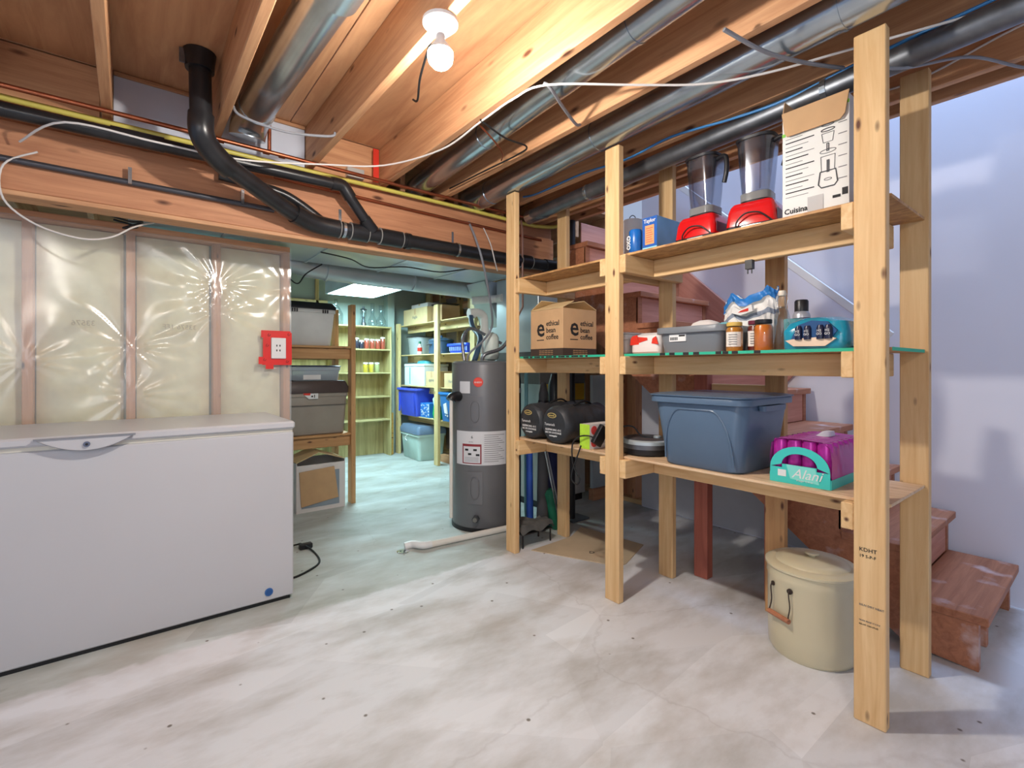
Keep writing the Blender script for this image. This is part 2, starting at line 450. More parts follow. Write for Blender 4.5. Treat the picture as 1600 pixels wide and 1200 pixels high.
def poly_mat():
    m, N, L, B = base_mat('clear polyethylene sheet')
    B.inputs['Base Color'].default_value = lin((240, 240, 230)); B.inputs['Roughness'].default_value = 0.5
    tr = N.new('ShaderNodeBsdfTransparent'); m1 = N.new('ShaderNodeMixShader'); m1.inputs[0].default_value = 0.26
    L.new(tr.outputs[0], m1.inputs[1]); L.new(B.outputs[0], m1.inputs[2])
    gl = N.new('ShaderNodeBsdfGlossy'); gl.inputs['Roughness'].default_value = 0.21
    m2 = N.new('ShaderNodeMixShader'); m2.inputs[0].default_value = 0.10
    L.new(m1.outputs[0], m2.inputs[1]); L.new(gl.outputs[0], m2.inputs[2]); L.new(m2.outputs[0], N['Material Output'].inputs[0])
    return m
bm = nb(); nx, nz = 260, 150
stap = [(0.416, 1.66, 0.40, 0.0052), (0.416, 1.50, 0.36, 0.0050), (0.012, 1.28, 0.26, 0.0046), (0.80, 1.68, 0.22, 0.003), (-0.39, 1.2, 0.26, 0.004), (0.012, 1.02, 0.3, 0.004), (0.80, 1.2, 0.25, 0.003)]
g = []
for a in range(nx + 1):
    c_ = []
    for b in range(nz + 1):
        x = -1.62 + 2.445 * a / nx; z = 0.05 + 1.86 * b / nz
        d = 0.0
        for (sx_, sz_, rad, amp) in stap:
            dx, dz = x - sx_, z - sz_
            r = math.hypot(dx, dz) + 1e-4; th = math.atan2(dz, dx)
            d += amp * math.cos(th * 13 + sx_ * 20 + 1.5 * math.sin(th * 3)) * math.exp(-(r / rad) ** 1.6) * min(1, r / 0.06) * (0.4 + 0.6 * abs(math.cos(th)))
        d += 0.006 * math.sin(x * 9 + 2 * math.sin(z * 3)) + 0.004 * math.sin(z * 8 + x * 4)
        ex = (z - 1.28) + (x - 0.012) * 0.95 + 0.03 * math.sin(x * 14); d += 0.006 * math.exp(-(ex / 0.016) ** 2) * (1 if -0.28 < x < 0.02 else 0) * min(1, (x + 0.28) / 0.1 if x < 0 else 1)
        ex = (z - 1.02) + (x + 0.1) * 0.8; d += 0.004 * math.exp(-(ex / 0.03) ** 2) * (1 if -0.38 < x < 0.0 else 0)
        c_.append(bm.verts.new((x, WY - 0.022 - d, z)))
    g.append(c_)
for a in range(nx):
    for b in range(nz):
        bm.faces.new((g[a][b], g[a + 1][b], g[a + 1][b + 1], g[a][b + 1]))
mk('vapour_barrier', bm, poly_mat(), wall_left, smooth=True, label='wrinkled clear plastic sheet over the studs and insulation')
for s_, x_ in (('33576', -0.18), ('33576 1FF', 0.23)):
    o = text(s_, 0.038, mat('faint print', (176, 172, 158), 0.8), wall_left, Vector((x_, WY - 0.040, 1.385)) - wloc(wall_left), F_Y, name='print')
    o.scale = (-1, 1, 1)

# ---- ceiling: subfloor sheets, joists, girder
ceiling = bpy.data.objects.new('ceiling', None); COL.objects.link(ceiling); ceiling.location = (1, 1, 2.3); struct(ceiling)
JB, JT = 2.30, 2.535
for x0 in (-1.75, -0.52, 0.71, 1.94):
    x1 = min(x0 + 1.225, 2.735)
    for y0, y1 in ((-2.2, 0.45), (0.455, 2.895)):
        lum('plywood_sheet', x0, x1, y0, y1, JT + 0.001, JT + 0.018, PLYS, ceiling, bev=0.001)
lum('plywood_sheet', -2.0, 3.49, 2.90, 6.35, JT + 0.001, JT + 0.018, PLYS, ceiling, bev=0.001)
for xr in (-0.93, -0.50, -0.055, 0.36, 0.83, 1.272, 1.68, 2.155, 2.59, 2.73):
    lum('joist', xr - 0.038, xr, -2.2, 2.96, JB, JT, JOIST, ceiling)
for xr in (-0.61, -0.20, 0.21, 0.62, 1.03, 1.44, 1.85, 2.26, 2.67, 3.08, 3.46):
    lum('joist', xr - 0.038, xr, 2.962, 6.35, JB, JT, JOIST, ceiling)
gd = bpy.data.objects.new('girder', None); COL.objects.link(gd); gd.parent = ceiling; gd.location = Vector((0.5, 2.9, 1.91)) - wloc(ceiling)
for i, y in enumerate((2.88, 2.92, 2.96)):
    lum('girder_ply', -1.7, 2.70, y, y + 0.038, 1.91 + 0.004 * i, 2.195, GIRD, gd)
lum('girder_plate', -1.7, 2.70, 2.905, 2.995, 2.197, 2.298, GIRD, gd)
lum('girder_nailer', -1.7, 2.70, 2.876, 2.998, 1.888, 1.9095, JOIST, gd)
RIMP = mat('white rim panel', (205, 212, 226), 0.5, vary=0.08, scale=3)
for x0, x1 in ((-0.052, 0.318), (0.365, 0.788)):
    bm = nb(); box(bm, x0, x1, 2.90, 2.915, 2.30, 2.53); mk('rim_panel', bm, RIMP, ceiling)
    lum('rim_frame', x0, x1, 2.885, 2.899, 2.515, 2.534, JOIST, ceiling)
for x0, x1 in ((-0.49, -0.1), (0.835, 1.23)):
    lum('blocking', x0, x1, 2.90, 2.938, 2.302, 2.53, JOIST, ceiling)

# lower stairwell header board seen past the shelf
lum('header_board', 2.612, 2.68, 2.3, 2.338, 2.30, 2.53, JOIST, ceiling)
# upstairs wall corner at the top of the stairwell
bm = nb(); box(bm, 2.76, 3.40, -0.12, 0.0, 2.56, 4.5); struct(mk('wall_upstairs', bm, CONC_W))

# ================================================================== LIGHT BULBS
def bulb(name, at, label, strength):
    t = thing(name, label, 'light bulb', (at[0], at[1], JB))
    bm = nb(); lathe(bm, [(0.058, JB - 0.001), (0.058, JB - 0.012), (0.04, JB - 0.030), (0.024, JB - 0.045)], 24, (at[0], at[1], 0)); mk('lamp_holder', bm, WHITE, t, smooth=True)
    m = bpy.data.materials.new('glowing bulb'); m.use_nodes = True
    B = m.node_tree.nodes['Principled BSDF']; B.inputs['Base Color'].default_value = (1, 1, 1, 1)
    B.inputs['Emission Color'].default_value = (1.0, 0.93, 0.85, 1); B.inputs['Emission Strength'].default_value = strength
    bm = nb(); lathe(bm, [(0.013, 0.064), (0.016, 0.045), (0.032, 0.024), (0.0405, 0.006)], 20, at)
    mk('bulb_housing', bm, WHITE, t, smooth=True)
    bm = nb(); lathe(bm, [(0.041, 0.0059), (0.042, -0.004), (0.038, -0.024), (0.026, -0.038), (0.006, -0.044)], 20, at)
    mk('glass_globe', bm, m, t, smooth=True)
bulb('light_bulb', BULB_AT, 'bare glowing bulb screwed under the ceiling joists', BULB_STRENGTH)
bulb('light_bulb', FILL_BULB_AT, 'added bare bulb behind the viewer that fills the room with light', BULB_STRENGTH * 0.5)  # unseen bulb, added behind the camera for fill light

# ================================================================== SHELVING UNIT
shelf = thing('storage_shelf', 'large pine stud shelving unit with three decks beside the stairs', 'shelf', (2.1, 1.5, 0))
for x0, x1, y0 in ((1.90, 1.938, 0.479), (1.90, 1.938, 1.557), (1.90, 1.938, 2.379), (2.36, 2.398, 0.463), (2.36, 2.398, 1.56), (2.36, 2.398, 2.391)):
    top = 2.272 if x0 < 2 else JB - 0.001
    lum('post', x0, x1, y0, y0 + 0.089, 0, top, PINE, shelf)
lum('post', 2.40, 2.438, 0.992, 1.081, 0, 1.765, BROWNR, shelf)
for zt in (0.714, 1.224, 1.724):
    for y0, y1 in ((0.569, 0.606), (1.519, 1.556), (1.647, 1.684), (2.341, 2.378)):
        lum('side_rail', 1.902, 2.398 if y0 != 0.569 else 2.358, y0, y1, zt - 0.089, zt, PINE, shelf)
    lum('long_rail', 2.13, 2.168, 0.607, 1.518, zt - 0.089, zt, PINE, shelf)
    lum('long_rail', 2.13, 2.168, 1.685, 2.340, zt - 0.089, zt, PINE, shelf)
m_ = {0.714: OSBW, 1.224: OSB, 1.724: OSB}
for zt in (0.714, 1.224, 1.724):
    lum('deck_board', 1.942, 2.357, 0.475, 1.60, zt + 0.001, zt + 0.012, m_[zt], shelf, bev=0.001)
    lum('deck_board', 1.942, 2.357, 1.604, 2.42, zt + 0.001, zt + 0.012, m_[zt], shelf, bev=0.001)
GREENP = mat('green factory edge paint', (40, 176, 140), 0.6, vary=0.04)
bm = nb(); box(bm, 1.9395, 1.942, 1.606, 2.375, 1.2252, 1.237); mk('deck_edge_paint', bm, GREENP, shelf)
bm = nb(); box(bm, 1.9395, 1.942, 0.57, 1.555, 1.2252, 1.237); mk('deck_edge_paint', bm, GREENP, shelf)
bm = nb(); box(bm, 1.95, 2.35, 0.4735, 0.475, 1.2252, 1.237); mk('deck_edge_paint', bm, GREENP, shelf)
bm = nb()
for y in (1.32, 1.27, 1.20, 1.15): box(bm, 1.9385, 1.9394, y, y + 0.028, 1.2255, 1.2368)
for y in (0.89, 0.98, 1.02, 1.05): box(bm, 1.9385, 1.9394, y, y + 0.025, 1.2255, 1.2368)
for k in range(16): box(bm, 1.9385, 1.9394, 1.80 + 0.035 * k, 1.817 + 0.035 * k + 0.008 * (k % 3), 1.227, 1.2355)
mk('edge_stamp', bm, INK, shelf)
# grade stamps on the near posts
text('KDHT', 0.018, INK, shelf, Vector((1.899, 0.552, 0.565)) - wloc(shelf), F_X, name='stamp', align='LEFT')
text('19 S-P-F', 0.014, INK, shelf, Vector((1.899, 0.552, 0.545)) - wloc(shelf), F_X, name='stamp', align='LEFT')
text('KILN DRY HEAT', 0.0095, INKG, shelf, Vector((1.899, 0.552, 0.385)) - wloc(shelf), F_X, name='stamp', align='LEFT')

text('NLGA RULE 19 S-P-F', 0.0065, INKG, shelf, Vector((1.899, 0.552, 0.335)) - wloc(shelf), F_X, name='stamp', align='LEFT')
text('KD-HT 1234 STUD', 0.0065, INK, shelf, Vector((1.899, 0.552, 0.322)) - wloc(shelf), F_X, name='stamp', align='LEFT')
# ================================================================== STAIRS
X0, X1 = 2.56, 3.36
RUN, RISE, Z1, Y1 = 0.2265, 0.205, 0.22, 0.325
stairs = thing('staircase', 'steep brown stained wooden basement stairs behind the shelving', 'stairs', (2.95, 0.35, 0))
NST = 10
def stringer(x0, x1, nm):
    bm = nb(); poly = []
    for i in range(NST):
        y = Y1 + 0.03 + RUN * i; z = Z1 - 0.034 + RISE * i
        poly += [(y, z - RISE if i else 0.0), (y, z)]
    ye = Y1 + 0.03 + RUN * NST
    poly += [(ye, poly[-1][1]), (ye, poly[-1][1] - 0.42)]
    zend = poly[-1][1]
    poly += [(0.56, 0.0)]
    n = len(poly)
    # strip of quads between the saw-tooth and the lower edge
    def low(y): return max(0.0, (y - 0.56) / (ye - 0.56) * zend)
    for i in range(NST):
        ya = Y1 + 0.03 + RUN * i; yb = ya + RUN; zt = Z1 - 0.034 + RISE * i
        q = [(ya, low(ya)), (yb, low(yb)), (yb, zt), (ya, zt)]
        prism(bm, q, 'x', x0, x1)
    o = mk(nm, bm, STAIR, stairs)
    return o
stringer(X0, X0 + 0.04, 'stringer'); stringer(X1 - 0.04, X1, 'stringer')
for i in range(NST):
    y = Y1 + RUN * i; z = Z1 + RISE * i
    lum('tread', X0 - 0.015, X1, y, y + RUN + 0.032, z - 0.034, z, STAIR, stairs)
    if i: lum('riser', X0 + 0.0, X1, y + 0.034, y + 0.048, z - RISE + 0.001, z - 0.035, RISER, stairs)
lum('riser', X0 + 0.041, X1 - 0.041, Y1 + 0.06, Y1 + 0.072, 0.07, Z1 - 0.035, RISER, stairs)
lum('riser', 2.73, X1, 2.600, 2.614, Z1 + RISE * 9 + 0.001, 2.28, RISER, stairs)
lum('cleat', X0 + 0.25, X0 + 0.29, Y1 + 0.04, Y1 + 0.24, 0.0, Z1 - 0.035, STAIR, stairs)
lum('support_post', 2.50, 2.559, 1.435, 1.515, 0, 1.20, REDW, stairs)
lum('support_post', 2.50, 2.559, 1.06, 1.13, 0, 0.92, REDW, stairs)
lum('side_cleat', 2.535, 2.558, 1.135, 1.43, 0.86, 1.08, PINE, stairs)
beam('skirt_board', (3.38, 1.36, 0.22 + 1.035 * RISE / RUN - 0.06), (3.38, 2.60, 0.22 + 2.275 * RISE / RUN - 0.06), 0.03, 0.22, RISER, stairs)
hr = thing('handrail', 'slim white metal handrail sloping down the stairwell wall', 'handrail', (3.35, 0.82, 1.34))
bm = nb(); d = Vector((0, 2.0, 2.0 * 0.925))
beam('rail', (3.345, 0.82, 1.345), Vector((3.345, 0.82, 1.345)) + d, 0.025, 0.045, WHITE, hr)
for k in (0.12, 1.1):
    bm = nb(); tube(bm, [(3.399, 0.82 + k, 1.30 + k * .925), (3.35, 0.82 + k, 1.30 + k * .925), (3.345, 0.82 + k, 1.33 + k * .925)], 0.007, 8); mk('bracket', bm, WHITE, hr)

# ================================================================== CHEST FREEZER
fz = thing('chest_freezer', 'long white chest freezer against the insulated wall', 'freezer', (-0.13, 2.62, 0))
bm = nb(); box(bm, -0.92, 0.66, 2.625, 3.26, 0.02, 0.845, 0.006); mk('cabinet', bm, FRZ, fz)
bm = nb(); box(bm, -0.90, 0.645, 2.64, 3.24, 0.0, 0.02); mk('base', bm, BLK, fz)
bm = nb(); box(bm, -0.915, 0.655, 2.628, 3.25, 0.8455, 0.862); mk('gasket', bm, mat('cream gasket', (214, 210, 196), 0.6), fz)
bm = nb(); box(bm, -0.925, 0.664, 2.610, 3.265, 0.862, 0.898, 0.008); mk('lid', bm, FRZ, fz)
bm = nb(); n = 18; hx = -0.13; hw = 0.155
up = [(hx + hw * (2 * k / n - 1), 0.893) for k in range(n + 1)]
dn = [(hx + hw * (1 - 2 * k / n), 0.893 - 0.056 * (1 - (1 - 2 * k / n) ** 2)) for k in range(1, n)]
prism(bm, up + dn, 'y', 2.592, 2.611); h_ = mk('handle', bm, FRZ, fz)
bm = nb(); box(bm, hx - hw, hx + hw, 2.589, 2.5935, 0.886, 0.894); mk('handle_strip', bm, GRYC, h_)
bm = nb()
pts = [(x, 2.591, z) for x, z in dn]
tube(bm, [(up[-1][0], 2.591, 0.893)] + pts + [(up[0][0], 2.591, 0.893)], 0.0016, 6); mk('handle_groove', bm, GRYC, h_)
bm = nb(); cyl(bm, (hx, 2.585, 0.862), (hx, 2.594, 0.862), 0.011, seg=20); lk = mk('lock', bm, mat('blue grey lock', (96, 104, 128), 0.4), fz)
bm = nb(); cyl(bm, (hx, 2.583, 0.862), (hx, 2.586, 0.862), 0.005, seg=12); mk('keyhole', bm, BLK, lk)
bm = nb(); cyl(bm, (0.545, 2.6215, 0.063), (0.545, 2.6252, 0.063), 0.019, seg=24); mk('drain_cap', bm, mat('blue cap', (52, 104, 168), 0.4), fz)
bm = nb(); cyl(bm, (0.545, 2.6195, 0.063), (0.545, 2.6217, 0.063), 0.014, seg=24); mk('drain_cap_ring', bm, mat('dark blue cap', (38, 84, 146), 0.4), fz)

# outlet with red tape
ot = thing('wall_outlet', 'white wall outlet framed with red sheathing tape beside the doorway', 'outlet', (0.74, 3.31, 1.28))
TAPE = mat('red tape', (222, 44, 36), 0.35)
for q_, (x0, x1, z0, z1) in enumerate(((0.645, 0.815, 1.355, 1.40), (0.655, 0.70, 1.20, 1.40), (0.78, 0.822, 1.19, 1.39), (0.65, 0.82, 1.185, 1.225), (0.67, 0.715, 1.16, 1.20), (0.63, 0.68, 1.19, 1.235))):
    bm = nb(); box(bm, x0, x1, 3.3165 - 0.001 * q_, 3.3172 - 0.001 * q_, z0, z1); mk('tape_strip', bm, TAPE, ot)
for x_, z_ in ((0.685, 1.365), (0.80, 1.372), (0.66, 1.21), (0.79, 1.20), (0.675, 1.30)):
    text('U', 0.022, INK, ot, Vector((x_, 3.3095, z_)) - wloc(ot), (PI / 2, 0.5, 0), name='print')
bm = nb(); box(bm, 0.70, 0.785, 3.300, 3.310, 1.225, 1.355, 0.003); pl_ = mk('cover_plate', bm, WHITE, ot)
bm = nb()
for z in (1.27, 1.30): box(bm, 0.728, 0.734, 3.2985, 3.301, z, z + 0.012); box(bm, 0.746, 0.752, 3.2985, 3.301, z, z + 0.012)
mk('socket_slots', bm, INK, pl_)

# ================================================================== PIPES, DUCTS, CABLES
drain = thing('drain_pipe', 'thick black drain pipe dropping from the ceiling and running along the girder', 'pipe', (0.25, 2.5, 2.0))
R = 0.043
bm = nb(); tube(bm, [(0.245, 2.50, 2.534), (0.25, 2.50, 2.24)], R, 20); mk('vertical_pipe', bm, ABS, drain, smooth=True)
bm = nb(); lathe(bm, [(R + .012, 2.46), (R + .014, 2.5), (R + .02, 2.534)], 20, (0.245, 2.50, 0)); mk('closet_collar', bm, ABS, drain, smooth=True)
bm = nb(); box(bm, 0.17, 0.235, 2.49, 2.50, 2.47, 2.53); mk('anchor_strap', bm, GALVD, drain)
bm = nb(); tube(bm, [(0.25, 2.50, 2.27), (0.25, 2.50, 2.20), (0.275, 2.53, 2.155), (0.33, 2.57, 2.115), (0.37, 2.60, 2.098)], R + 0.007, 20, smooth_n=5); mk('elbow', bm, ABS, drain, smooth=True)
bm = nb(); tube(bm, [(0.33, 2.57, 2.115), (0.62, 2.74, 2.02), (0.74, 2.80, 1.985)], R, 20, smooth_n=4); mk('sloping_pipe', bm, ABS, drain, smooth=True)
bm = nb(); tube(bm, [(0.70, 2.78, 1.998), (0.82, 2.82, 1.974), (0.95, 2.822, 1.967)], R + 0.008, 20, smooth_n=4); mk('wye_fitting', bm, ABS, drain, smooth=True)
bm = nb(); tube(bm, [(0.90, 2.822, 1.968), (2.60, 2.822, 1.965)], R, 20); mk('long_pipe', bm, ABS, drain, smooth=True)
for xa, xb in ((1.02, 1.12), (1.20, 1.34), (1.37, 1.40), (2.30, 2.40)):
    bm = nb(); cyl(bm, (xa, 2.822, 1.967), (xb, 2.822, 1.967), R + 0.008); mk('coupling', bm, ABS, drain, smooth=True)
bm = nb(); tube(bm, [(2.55, 2.822, 1.965), (2.68, 2.822, 1.965), (2.73, 2.822, 1.94), (2.74, 2.822, 1.88)], R + 0.007, 20, smooth_n=4); mk('end_elbow', bm, ABS, drain, smooth=True)
for x in (0.98, 1.75):
    bm = nb(); lathe(bm, [(R + 0.004, -0.008), (R + 0.0045, 0.008)], 20, (0, 0, 0), caps=False)
    bmesh.ops.rotate(bm, verts=bm.verts, cent=(0, 0, 0), matrix=Matrix.Rotation(PI / 2, 3, 'Y')); bmesh.ops.translate(bm, verts=bm.verts, vec=(x, 2.822, 1.967))
    box(bm, x - 0.008, x + 0.008, 2.874, 2.876, 1.96, 2.10)
    mk('hanger_strap', bm, GALV, drain)

for x in (0.955, 1.018, 1.122, 1.198, 1.342, 2.298, 2.402):
    bm = nb(); cyl(bm, (x, 2.822, 1.967), (x + 0.003, 2.822, 1.967), R + 0.0087, seg=24); mk('highlight_ring', bm, mat('painted pipe highlight', (150, 150, 146), 0.6), drain, smooth=True)  # pale rings paint the highlights along the coupling edges
vent = thing('vent_pipe', 'thinner black pipe above the drain that elbows down into it', 'pipe', (0.3, 2.74, 2.2))
r = 0.03
bm = nb(); tube(bm, [(-1.6, 2.735, 2.175), (0.93, 2.75, 2.195)], r, 18); mk('pipe', bm, ABS, vent, smooth=True)
bm = nb(); tube(bm, [(0.89, 2.75, 2.195), (0.95, 2.752, 2.195), (0.98, 2.756, 2.165), (1.0, 2.76, 2.14)], r + 0.006, 18, smooth_n=4); mk('elbow', bm, ABS, vent, smooth=True)
bm = nb(); tube(bm, [(0.985, 2.757, 2.155), (1.13, 2.79, 2.00)], r, 18); mk('branch', bm, ABS, vent, smooth=True)
bm = nb(); tube(bm, [(1.09, 2.78, 2.04), (1.15, 2.795, 1.985)], r + 0.006, 18); mk('coupling', bm, ABS, vent, smooth=True)
bm = nb(); cyl(bm, (-0.06, 2.742, 2.188), (0.13, 2.742, 2.189), r + 0.004); mk('sleeve', bm, ABS, vent, smooth=True)
bm = nb(); tube(bm, [(0.36, 2.845, 2.14), (0.62, 2.845, 2.12), (0.74, 2.845, 2.08), (0.86, 2.825, 2.0)], 0.024, 14, smooth_n=4)
tag(mk('branch_pipe', bm, ABS, smooth=True), 'short black branch pipe tucked between drain and girder', 'pipe')
cond = thing('conduit', 'thin dark conduit clipped along the face of the girder', 'conduit', (0.2, 2.86, 2.03))
bm = nb(); tube(bm, [(-1.6, 2.862, 2.04), (0.62, 2.862, 2.02)], 0.014, 12); mk('tube', bm, mat('dark grey conduit', (74, 74, 80), 0.35, 0.4), cond, smooth=True)
for x in (0.0, 0.46):
    bm = nb(); box(bm, x, x + 0.014, 2.843, 2.879, 2.015, 2.09); mk('clip', bm, GALV, cond)

gas = thing('gas_pipe', 'yellow coated gas pipe running along the top of the girder', 'pipe', (1, 2.85, 2.27))
bm = nb(); tube(bm, [(-1.6, 2.855, 2.282), (0.3, 2.85, 2.272), (1.7, 2.85, 2.272), (2.35, 2.845, 2.262), (2.50, 2.83, 2.262), (2.62, 2.79, 2.27), (2.66, 2.74, 2.285)], 0.0135, 14, smooth_n=4); mk('tube', bm, YEL, gas, smooth=True)
bm = nb(); tube(bm, [(2.655, 2.75, 2.283), (2.67, 2.70, 2.294)], 0.018, 12); mk('end_fitting', bm, BLK, gas, smooth=True)
wp = thing('copper_pipe', 'copper water line running beside the yellow gas pipe', 'pipe', (1, 2.74, 2.28))
bm = nb(); tube(bm, [(-1.6, 2.735, 2.272), (0.15, 2.745, 2.283), (2.42, 2.78, 2.283)], 0.0105, 12); mk('tube', bm, COPPER, wp, smooth=True)
for x in (0.34, 0.545, 0.62, 1.95, 2.38):
    bm = nb(); cyl(bm, (x, 2.752 + x * 0.011, 2.283), (x + 0.03, 2.752 + x * 0.011, 2.283), 0.0135, seg=12); mk('fitting', bm, COPPER, wp, smooth=True)
bm = nb(); tube(bm, [(0.575, 2.758, 2.285), (0.575, 2.758, 2.53)], 0.0095, 12); mk('riser_tube', bm, COPPER, wp, smooth=True)
bm = nb(); tube(bm, [(0.62, 2.862, 2.20), (1.4, 2.862, 2.185), (2.55, 2.862, 2.17)], 0.009, 10)
tag(mk('copper_pipe', bm, COPPER, smooth=True), 'dull copper line on the girder face beneath the gas pipe', 'pipe')
bm = nb(); tube(bm, [(2.295, 2.80, 2.262), (2.30, 2.79, 2.2), (2.30, 2.785, 1.62), (2.31, 2.9, 1.5)], 0.008, 10)
tag(mk('copper_pipe', bm, mat('light copper', (200, 160, 140), 0.4, 0.6), smooth=True), 'thin copper tube dropping behind the left end of the shelving', 'pipe')

# ducts
def duct(label, p0, p1, r, seams, m=GALV, end=None):
    t = thing('round_duct', label, 'duct', p0)
    bm = nb(); cyl(bm, p0, p1, r, seg=32); mk('duct_section', bm, m, t, smooth=True)
    P0, P1 = Vector(p0), Vector(p1); d = (P1 - P0).normalized(); L = (P1 - P0).length
    for s in seams:
        bm = nb(); cyl(bm, P0 + d * s, P0 + d * (s + 0.012), r + 0.003, seg=32); mk('seam_ring', bm, m, t, smooth=True)
    return t, d
t, d = duct('fat galvanized duct with a stepped collar between the joists near the drain pipe', (0.485, 2.62, 2.42), (0.575, 0.6, 2.42), 0.078, (0.02,))
bm = nb(); cyl(bm, (0.533, 1.62, 2.42), (0.575, 0.4, 2.42), 0.087, seg=32); mk('collar_section', bm, GALV, t, smooth=True)
bm = nb(); tube(bm, [(0.49, 2.60, 2.42), (0.483, 2.70, 2.41), (0.478, 2.76, 2.37), (0.476, 2.775, 2.335)], 0.083, 28, smooth_n=3, caps=True); mk('boot', bm, GALV, t, smooth=True)
duct('straight galvanized duct lit by the bulb beside it', (1.52, 2.97, 2.372), (1.345, 0.3, 2.372), 0.066, (0.9, 1.9))
t, d = duct('longest shiny round duct hanging just below the joists', (1.93, 2.68, 2.352), (1.80, -0.2, 2.352), 0.076, (1.0, 2.1))
bm = nb(); tube(bm, [(1.93, 2.66, 2.352), (1.934, 2.80, 2.352), (1.936, 2.94, 2.37)], 0.08, 28, smooth_n=3); mk('boot', bm, GALV, t, smooth=True)
t, d = duct('slim dull steel pipe strapped under the joists above the shelving', (2.265, 2.62, 2.25), (2.09, 0.0, 2.25), 0.044, (), GALVD)
bm = nb(); cyl(bm, (2.266, 2.50, 2.25), (2.27, 2.68, 2.25), 0.048, seg=24); mk('crimped_end', bm, GALV, t, smooth=True)
for y in (0.72, 2.05):
    x = 2.09 + 0.175 * y / 2.62
    bm = nb(); cyl(bm, (x, y, 2.25), (x, y + 0.02, 2.25), 0.047, seg=24); box(bm, x + 0.01, x + 0.03, y, y + 0.02, 2.28, 2.3); mk('strap', bm, GALV, t)
# joist spaces beyond the round ducts
bm = nb(); box(bm, 1.02, 1.12, 2.86, 2.93, 2.305, 2.36); tag(mk('register_boot', bm, GALVL), 'small sheet metal box wedged between joists above the girder', 'metal box')
bm = nb(); box(bm, 1.17, 1.205, 2.84, 2.848, 2.30, 2.50); tag(mk('red_strap', bm, RED), 'short red plastic strip hanging between the joists', 'strap')

def cable(label, pts, r=0.0045, m=WHC, name='cable', sn=6):
    bm = nb(); tube(bm, pts, r, 8, smooth_n=sn)
    return tag(mk(name, bm, m, smooth=True), label, 'cable')
cable('blue data cable stapled along a joist above the shelving', [(2.112, 2.55, 2.33), (2.108, 2.4, 2.31), (2.108, 2.0, 2.315), (2.106, 1.68, 2.29), (2.108, 1.4, 2.31), (2.106, 1.1, 2.275), (2.106, 0.86, 2.262), (2.106, 0.6, 2.29), (2.10, 0.2, 2.31)], 0.006, BLUEC)
cable('long white cable looping across under the joists past the bulb', [(-0.35, 2.83, 2.10), (-0.2, 2.66, 2.16), (0.1, 2.62, 2.15), (0.42, 2.62, 2.16), (0.8, 2.62, 2.235), (1.104, 2.534, 2.28), (1.265, 2.186, 2.29), (1.262, 1.822, 2.29), (1.262, 1.587, 2.29), (1.30, 1.42, 2.285), (1.584, 1.192, 2.283), (1.754, 1.02, 2.27), (1.866, 0.829, 2.265), (1.99, 0.599, 2.285), (2.1, 0.3, 2.285)], 0.0045)
cable('white cable drooping in a loop below the left end of the girder', [(-0.30, 2.855, 2.08), (-0.40, 2.85, 2.0), (-0.40, 2.85, 1.86), (-0.30, 2.85, 1.77), (-0.16, 2.87, 1.74), (-0.06, 2.90, 1.77), (0.02, 2.95, 1.84), (0.10, 3.05, 1.9)], 0.004)
cable('flat grey cable bridging two joists to the right of the bulb', [(1.30, 1.44, 2.30), (1.32, 1.427, 2.285), (1.45, 1.49, 2.279), (1.60, 1.56, 2.28), (1.65, 1.58, 2.3)], 0.007, GRYC)
cable('thin dark cable bridging joists and running down a joist edge', [(1.262, 1.83, 2.30), (1.275, 1.82, 2.285), (1.43, 1.86, 2.275), (1.58, 1.883, 2.285), (1.61, 2.0, 2.29), (1.61, 2.3, 2.30), (1.61, 2.68, 2.31)], 0.0045, BLKM)
cable('short brown wire crossing under the dark cable', [(1.262, 1.86, 2.30), (1.40, 1.92, 2.28), (1.53, 2.02, 2.285), (1.60, 2.12, 2.30)], 0.004, COPPER)
cable('shiny grey cable across the joist bay below the fat duct', [(0.365, 2.46, 2.33), (0.40, 2.45, 2.29), (0.57, 2.42, 2.262), (0.76, 2.39, 2.285), (0.79, 2.385, 2.31)], 0.006, GRYC)
cable('grey cable crossing near the front of the longest duct', [(1.55, 0.83, 2.29), (1.712, 0.782, 2.262), (1.85, 0.74, 2.262), (1.995, 0.693, 2.275), (2.1, 0.66, 2.29)], 0.007, GRYC)
cable('grey cable bridging joists over the stair opening', [(1.95, 0.55, 2.195), (2.093, 0.482, 2.2), (2.35, 0.35, 2.275), (2.612, 0.24, 2.284), (2.8, 0.14, 2.3)], 0.0055, GRYC)
cable('white cable along the joist beside the stair opening', [(2.545, 2.6, 2.36), (2.545, 2.2, 2.34), (2.54, 1.9, 2.36), (2.545, 1.4, 2.36), (2.545, 0.9, 2.38), (2.545, 0.55, 2.35), (2.545, 0.25, 2.41), (2.54, -0.1, 2.44)], 0.0045)
cable('dark cable poking down beside the bulb', [(0.84, 1.52, 2.33), (0.90, 1.72, 2.31), (0.96, 1.86, 2.30), (0.97, 1.92, 2.33)], 0.0045, BLKM)
cable('grey cable hanging down the girder near the water heater', [(1.88, 2.87, 2.19), (1.89, 2.80, 2.06), (1.93, 2.78, 1.92), (2.02, 2.84, 1.75), (2.14, 2.95, 1.55), (2.16, 3.0, 1.45), (2.08, 3.0, 1.36), (1.98, 3.02, 1.27), (1.97, 3.03, 1.20)], 0.008, GRYC)
cable('white cable hanging along the black drain pipe', [(2.0, 2.87, 2.18), (2.01, 2.79, 2.04), (2.03, 2.772, 1.93), (2.10, 2.83, 1.87)], 0.004)
